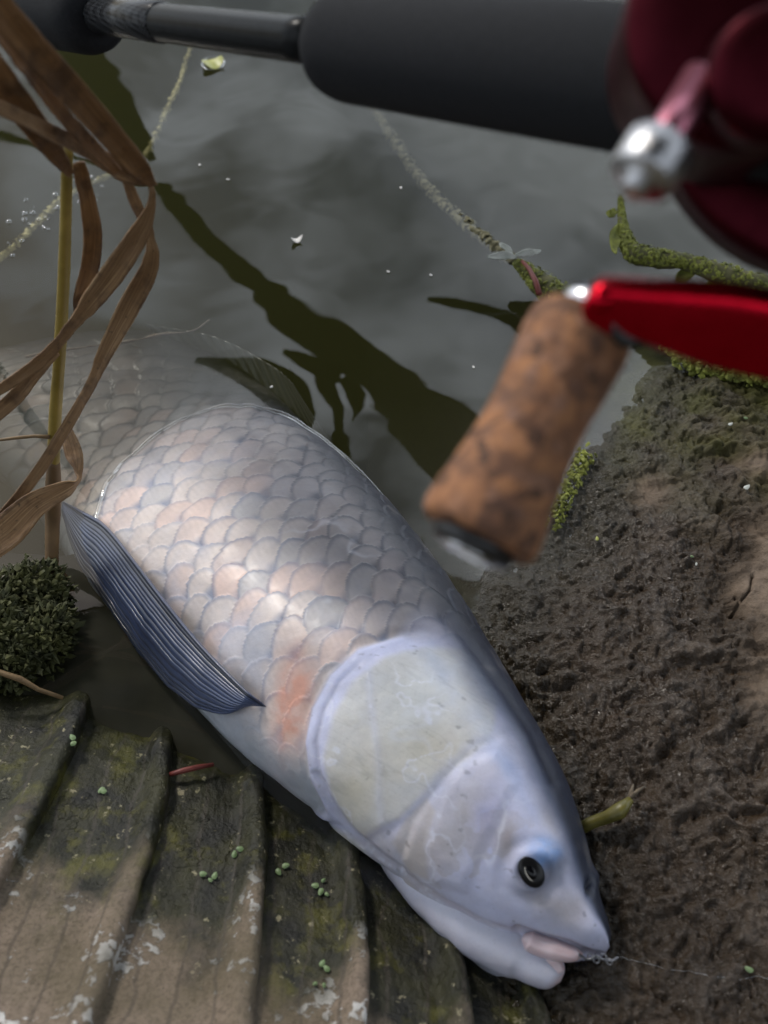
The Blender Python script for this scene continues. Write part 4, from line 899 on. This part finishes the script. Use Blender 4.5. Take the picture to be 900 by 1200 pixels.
br2, Pb2, Rb2 = branch([(606, 308, .016), (622, 322, .013), (640, 338, .010), (660, 352, .008), (690, 372, .002), (720, 395, -.01)], [5, 10, 15, 16, 16, 14], 'mossy_stub', 'short mossy stub with tiny pale leaves poking out beside the cork handle', 'bark_g', 1500, 5, 0.0015, 'moss')
tube('side_twig', pz(np.array([632, 628, 620, 612]), np.array([345, 330, 315, 306]), np.array([.016, .019, .020, .019])), [0.0018, 0.0016, 0.0013, 0.0010], MAT['twig_r'], br2, 10)
for K in [[(606, 302, .021, 2, 0), (594, 299, .022, 9, 0), (582, 300, .022, 8, 0), (571, 301, .021, 2, 0)], [(600, 299, .021, 2, 0), (596, 292, .023, 6, 0), (588, 287, .024, 5, 0), (585, 285, .024, 1, 0)], [(604, 299, .021, 2, 0), (616, 296, .022, 8, 0), (628, 295, .022, 6, 0), (634, 294, .021, 1, 0)], [(622, 299, .021, 2, 0), (628, 295, .023, 5, 0), (634, 293, .023, 1, 0)]]:
    K = np.array(K, float); Pw = pz(K[:, 0], K[:, 1], K[:, 2]); ribbon('leaf', np.column_stack([Pw, K[:, 3]*proj(Pw)[2]/FPX, K[:, 4]]), MAT['pale'], br2, 16, 0.3, 0.0004)
# moss ledge on the mud bank
ML = catmull(np.array([(748, 404), (775, 418), (810, 432), (850, 440), (890, 448), (960, 462)], float), 60)
MP = np.array([on_mud(x, y) for x, y in ML]); MP[:, 2] = np.maximum(MP[:, 2], 0.004) + 0.004
mo = flakes(MP, 0.0065, 1700, 0.0022, MAT['moss'], 'moss_ledge', None, 9, 1.0, 0.6); tag(mo, 'bright green moss fringe along the top edge of the mud bank', 'moss', kind='stuff')
ML = catmull(np.array([(688, 535), (672, 566), (658, 594), (646, 618)], float), 30)
MP = np.array([on_mud(x, y) for x, y in ML]); MP[:, 2] = np.maximum(MP[:, 2], 0.002) + 0.002
mo = flakes(MP, 0.0045, 260, 0.0016, MAT['moss'], 'moss_edge', None, 12, 1.0, 0.5); tag(mo, 'bright green moss at the waterline of the mud below the cork handle', 'moss', kind='stuff')
# moss clump on the left
MC = catmull(np.array([(-40, 690), (0, 690), (30, 700), (45, 725), (30, 760), (5, 790), (-30, 800)], float), 40); MP = pz(MC[:, 0], MC[:, 1], 0.012*np.ones(40))
mc = empty('moss_clump', pz(10, 740, 0.0)); tag(mc, 'shaggy dark green and grey moss clump at the foot of the dry reed', 'moss')
cen = pz(0, 740, 0.0); cen[2] = -0.004
u_, v_ = np.meshgrid(np.linspace(0, np.pi, 24), np.linspace(0, 2*np.pi, 36, endpoint=False), indexing='ij')
Vr = cen + np.stack([0.026*np.sin(u_)*np.cos(v_), 0.028*np.sin(u_)*np.sin(v_), 0.020*np.cos(u_)], -1); Vr = Vr + 0.013*fbm(Vr, 55, 3)[..., None]*np.array([1, 1, 0.7])
mesh('stone', Vr, grid_faces(24, 36, True), MAT['moss_d'], mc)
flakes(Vr[2:14].reshape(-1, 3), 0.0055, 5200, 0.0015, MAT['moss_d'], 'moss', mc, 15, 1.1, 1.7)
flakes(Vr[2:14, 8:30].reshape(-1, 3)[:, :] + np.array([-0.006, -0.001, 0.002]), 0.0055, 800, 0.0017, MAT['moss_g'], 'lichen', mc, 16, 1.0, 1.4)
tag(tube('twig', pz(np.array([-25, 0, 24, 45, 74]), np.array([783, 788, 796, 808, 818]), np.array([.016, .014, .012, .006, .002])), [.0012, .0012, .0014, .0010, .0009], MAT['twig'], None, 8, origin=pz(40, 805, 0.0)), 'thin brown twig reaching from the moss clump over the dark water', 'twig')
tag(tube('red_twig', pz(np.array([197, 215, 232, 250]), np.array([908, 903, 899, 896]), np.array([.004, .004, .003, .0])), [.0009, .0012, .0011, .0008], MAT['twig_r'], None, 8, origin=pz(222, 901, 0.0)), 'short reddish twig lying at the rib end of the cement sheet', 'twig')
tg = empty('green_shoot', on_mud(700, 970)); tag(tg, 'olive broken plant shoot sticking out of the mud beside the fish head', 'shoot')
tube('stem', np.array([on_mud(x, y) + [0, 0, z] for x, y, z in [(672, 980, .004), (690, 972, .006), (708, 968, .008), (722, 962, .009), (734, 950, .010)]]), [.0024, .0024, .0026, .0032, .0014], MAT['twig_g'], tg, 12, rough=.0003)
for dx, dy, hx in [(742, 938, 6), (752, 932, 3), (738, 930, 5)]:
    tube('splinter', np.array([on_mud(730, 953) + [0, 0, .010], on_mud((730+dx)/2, (953+dy)/2) + [0, 0, .012], on_mud(dx, dy) + [0, 0, .008]]), [.0008, .0007, .0003], MAT['bark'], tg, 6)
# sunken stems
def sunken(name, K, r, mat, label, n=300, fl=0.003, seed=1, fmat='algae'):
    Cb = catmull(np.array(K, float), 60); Pb = pz(Cb[:, 0], Cb[:, 1], Cb[:, 2]); o = empty(name, Pb[0]); tag(o, label, 'stem')
    tube('stem', Pb, r, MAT[mat], o, 12, rough=0.001, rscale=150, seed=seed)
    if n: flakes(Pb, r*1.3, n, fl, MAT[fmat], 'algae', o, seed)
sunken('algae_covered_weed', [(600, 305, -.001), (560, 275, -.003), (520, 240, -.006), (485, 200, -.009), (455, 155, -.014), (430, 110, -.022)], 0.0030, 'algae', 'sunken stem furred with algae running away from the mossy stub', 500, 0.0026, 4)
sunken('sunken_straw', [(228, 40, -.014), (220, 66, -.008), (210, 98, -.006), (196, 128, -.006), (184, 155, -.010), (170, 185, -.016)], 0.0011, 'straw', 'broken pale yellow straw just under the water below the rod', 160, 0.0022, 21, 'straw')
sunken('sunken_straw', [(130, 205, -.010), (92, 222, -.006), (62, 243, -.004), (38, 268, -.004), (8, 296, -.006), (-20, 322, -.010)], 0.0012, 'straw', 'pale yellow straw in scum under the water beside the dry reed', 220, 0.0024, 22, 'straw')
# scum bubbles beside the straw
r_ = np.random.default_rng(3); V = []; F = []
for k in range(46):
    t_ = r_.random(); x = 140 - 150*t_ + r_.normal()*16; y = 200 + 90*t_ + r_.normal()*10; rr = 0.0006 + 0.0016*r_.random()**2; c0 = pz(x, y, 0.0002)
    u_, v_ = np.meshgrid(np.linspace(0, np.pi/2, 5), np.linspace(0, 2*np.pi, 10, endpoint=False), indexing='ij'); b0 = len(V)*50
    V.append((c0 + np.stack([rr*np.sin(u_)*np.cos(v_), rr*np.sin(u_)*np.sin(v_), 0.7*rr*np.cos(u_)], -1)).reshape(-1, 3)); F += grid_faces(5, 10, True, b0).tolist()
tag(mesh('bubble_scum', np.vstack(V), F, MAT['clear']), 'patch of clear bubbles in scum on the water beside the dry reed', 'bubbles', kind='stuff')
sunken('hair_root', [(245, 375, -.001), (225, 388, -.001), (190, 392, -.001), (150, 400, -.001), (90, 408, -.001), (30, 418, -.001)], 0.0006, 'bark', 'fine dark root floating along the sunken back of the fish', 0)
# floating bits
def leaflet(name, px, py, z, spx, mat, label, cat, ang=0, group=None, bend=0.15, P0=None, n_=None, parent=None, asp=0.6):
    c0 = pz(px, py, z) if P0 is None else np.array(P0); s_ = spx*proj(c0)[2]/FPX/2
    r = np.linspace(0, 1, 5)[:, None]; an = np.linspace(0, 2*np.pi, 18, endpoint=False)[None, :]
    x = r*np.cos(an)*(1 + 0.06*np.sin(5*an + px)); y = r*np.sin(an)*asp*(1 - 0.25*np.cos(an)); ca, sa = math.cos(ang), math.sin(ang)
    zt = 0.0004*(1 - r**2) + bend*s_*(x**2 + 0*y)
    V = c0 + np.stack([s_*(x*ca - y*sa), s_*(x*sa + y*ca), zt + 0*an], -1)
    Vb_ = V.copy(); Vb_[..., 2] -= 0.0004
    F = np.vstack([grid_faces(5, 18, True), grid_faces(5, 18, True, 90)[:, ::-1]])
    o = mesh(name, np.concatenate([V.reshape(-1, 3), Vb_.reshape(-1, 3)]), F, MAT[mat], parent, origin=None if parent is not None else c0)
    if parent is None: tag(o, label, cat, group)
    return o
leaflet('floating_petal', 348, 282, 0.0012, 14, 'white', 'small crumpled white petal floating alone on open water', 'petal', 0.4, bend=0.9)
fl_ = empty('floating_leaf', pz(250, 75, 0.0)); tag(fl_, 'rounded yellow green leaf in a clear bubble on the water under the rod', 'leaf')
leaflet('blade', 250, 75, 0.0015, 26, 'lime', '', '', 0.5, None, 0.5, parent=fl_, asp=0.9)
an = np.linspace(0, 2*np.pi, 41)
c0 = pz(250, 75, 0.0)
tube('bubble_rim', c0 + np.stack([0.0085*np.cos(an), 0.0095*np.sin(an), 0*an + 0.0006], -1), 0.0007, MAT['clear'], fl_, 8)
for cx, cy_, pts, lb in [(245, 1027, [(-6, -4), (8, -2), (2, 5)], 'three leaved duckweed sprig on the cement panel below the red twig'), (380, 1040, [(-10, -2), (-4, 6), (4, 8), (0, -8)], 'four leaved duckweed sprig on the dark panel close under the fish gill'),
        (378, 1140, [(0, -12), (4, -2), (-8, 12), (2, 16)], 'four leaved duckweed sprig on the sheet farthest from the water'), (278, 1002, [(-3, 2), (4, -6)], 'pair of duckweed leaves against the rib beside the three leaved sprig'),
        (84, 868, [(0, 0), (3, 6)], 'pair of duckweed leaves on the rib that ends nearest the moss clump'), (122, 926, [(0, 0), (-3, 3)], 'pair of duckweed leaves on the panel between the red twig and the moss clump'),
        (332, 1018, [(-5, 3), (4, -3)], 'pair of duckweed leaves beside the four leaved sprig under the fish gill')]:
    g_ = empty('duckweed', sheet_point(cx, cy_)); tag(g_, lb, 'duckweed', 'duckweed sprigs on the cement sheet')
    for k, (dx, dy) in enumerate(pts):
        pp = sheet_point(cx+dx, cy_+dy) + np.array([0, 0, 0.0014]); leaflet('frond', cx+dx, cy_+dy, 0, 9 if k < 2 else 6, 'weed', '', '', k*1.3 + cx, None, 0.05, P0=pp, parent=g_, asp=.7)
for px_, py_, s_, m_, lb in [(699, 634, 6, 'lime', 'tiny yellow seed on the wet mud beside the cork handle'), (874, 574, 9, 'pale', 'small pale grey pebble on the mossy mud above the dry patch'), (810, 655, 4, 'weed', 'tiny green fleck in the middle of the dark mud'),
        (876, 1138, 10, 'weed', 'small green leaf on the wet mud beyond the fish mouth'), (873, 493, 5, 'weed', 'tiny green fleck on the mud just under the moss fringe'), (855, 500, 6, 'pale', 'tiny pale fleck on the mud just under the moss fringe'), (815, 664, 4, 'pale', 'tiny pale fleck beside the green fleck on the dark mud')]:
    pp = on_mud(px_, py_) + np.array([0, 0, 0.002])
    leaflet('seed_fleck', px_, py_, 0, s_, m_, lb, 'fleck', px_, 'seed flecks on the mud', 0.2, P0=pp)
for px_, py_, s_ in [(234, 193, 4), (267, 210, 4), (455, 318, 4), (505, 322, 4), (470, 220, 4), (318, 453, 4), (555, 430, 4)]:
    leaflet('water_speck', px_, py_, 0.0006, s_, 'white', 'tiny pale speck floating on the open water', 'speck', px_, 'specks floating on the pond', 0.2)
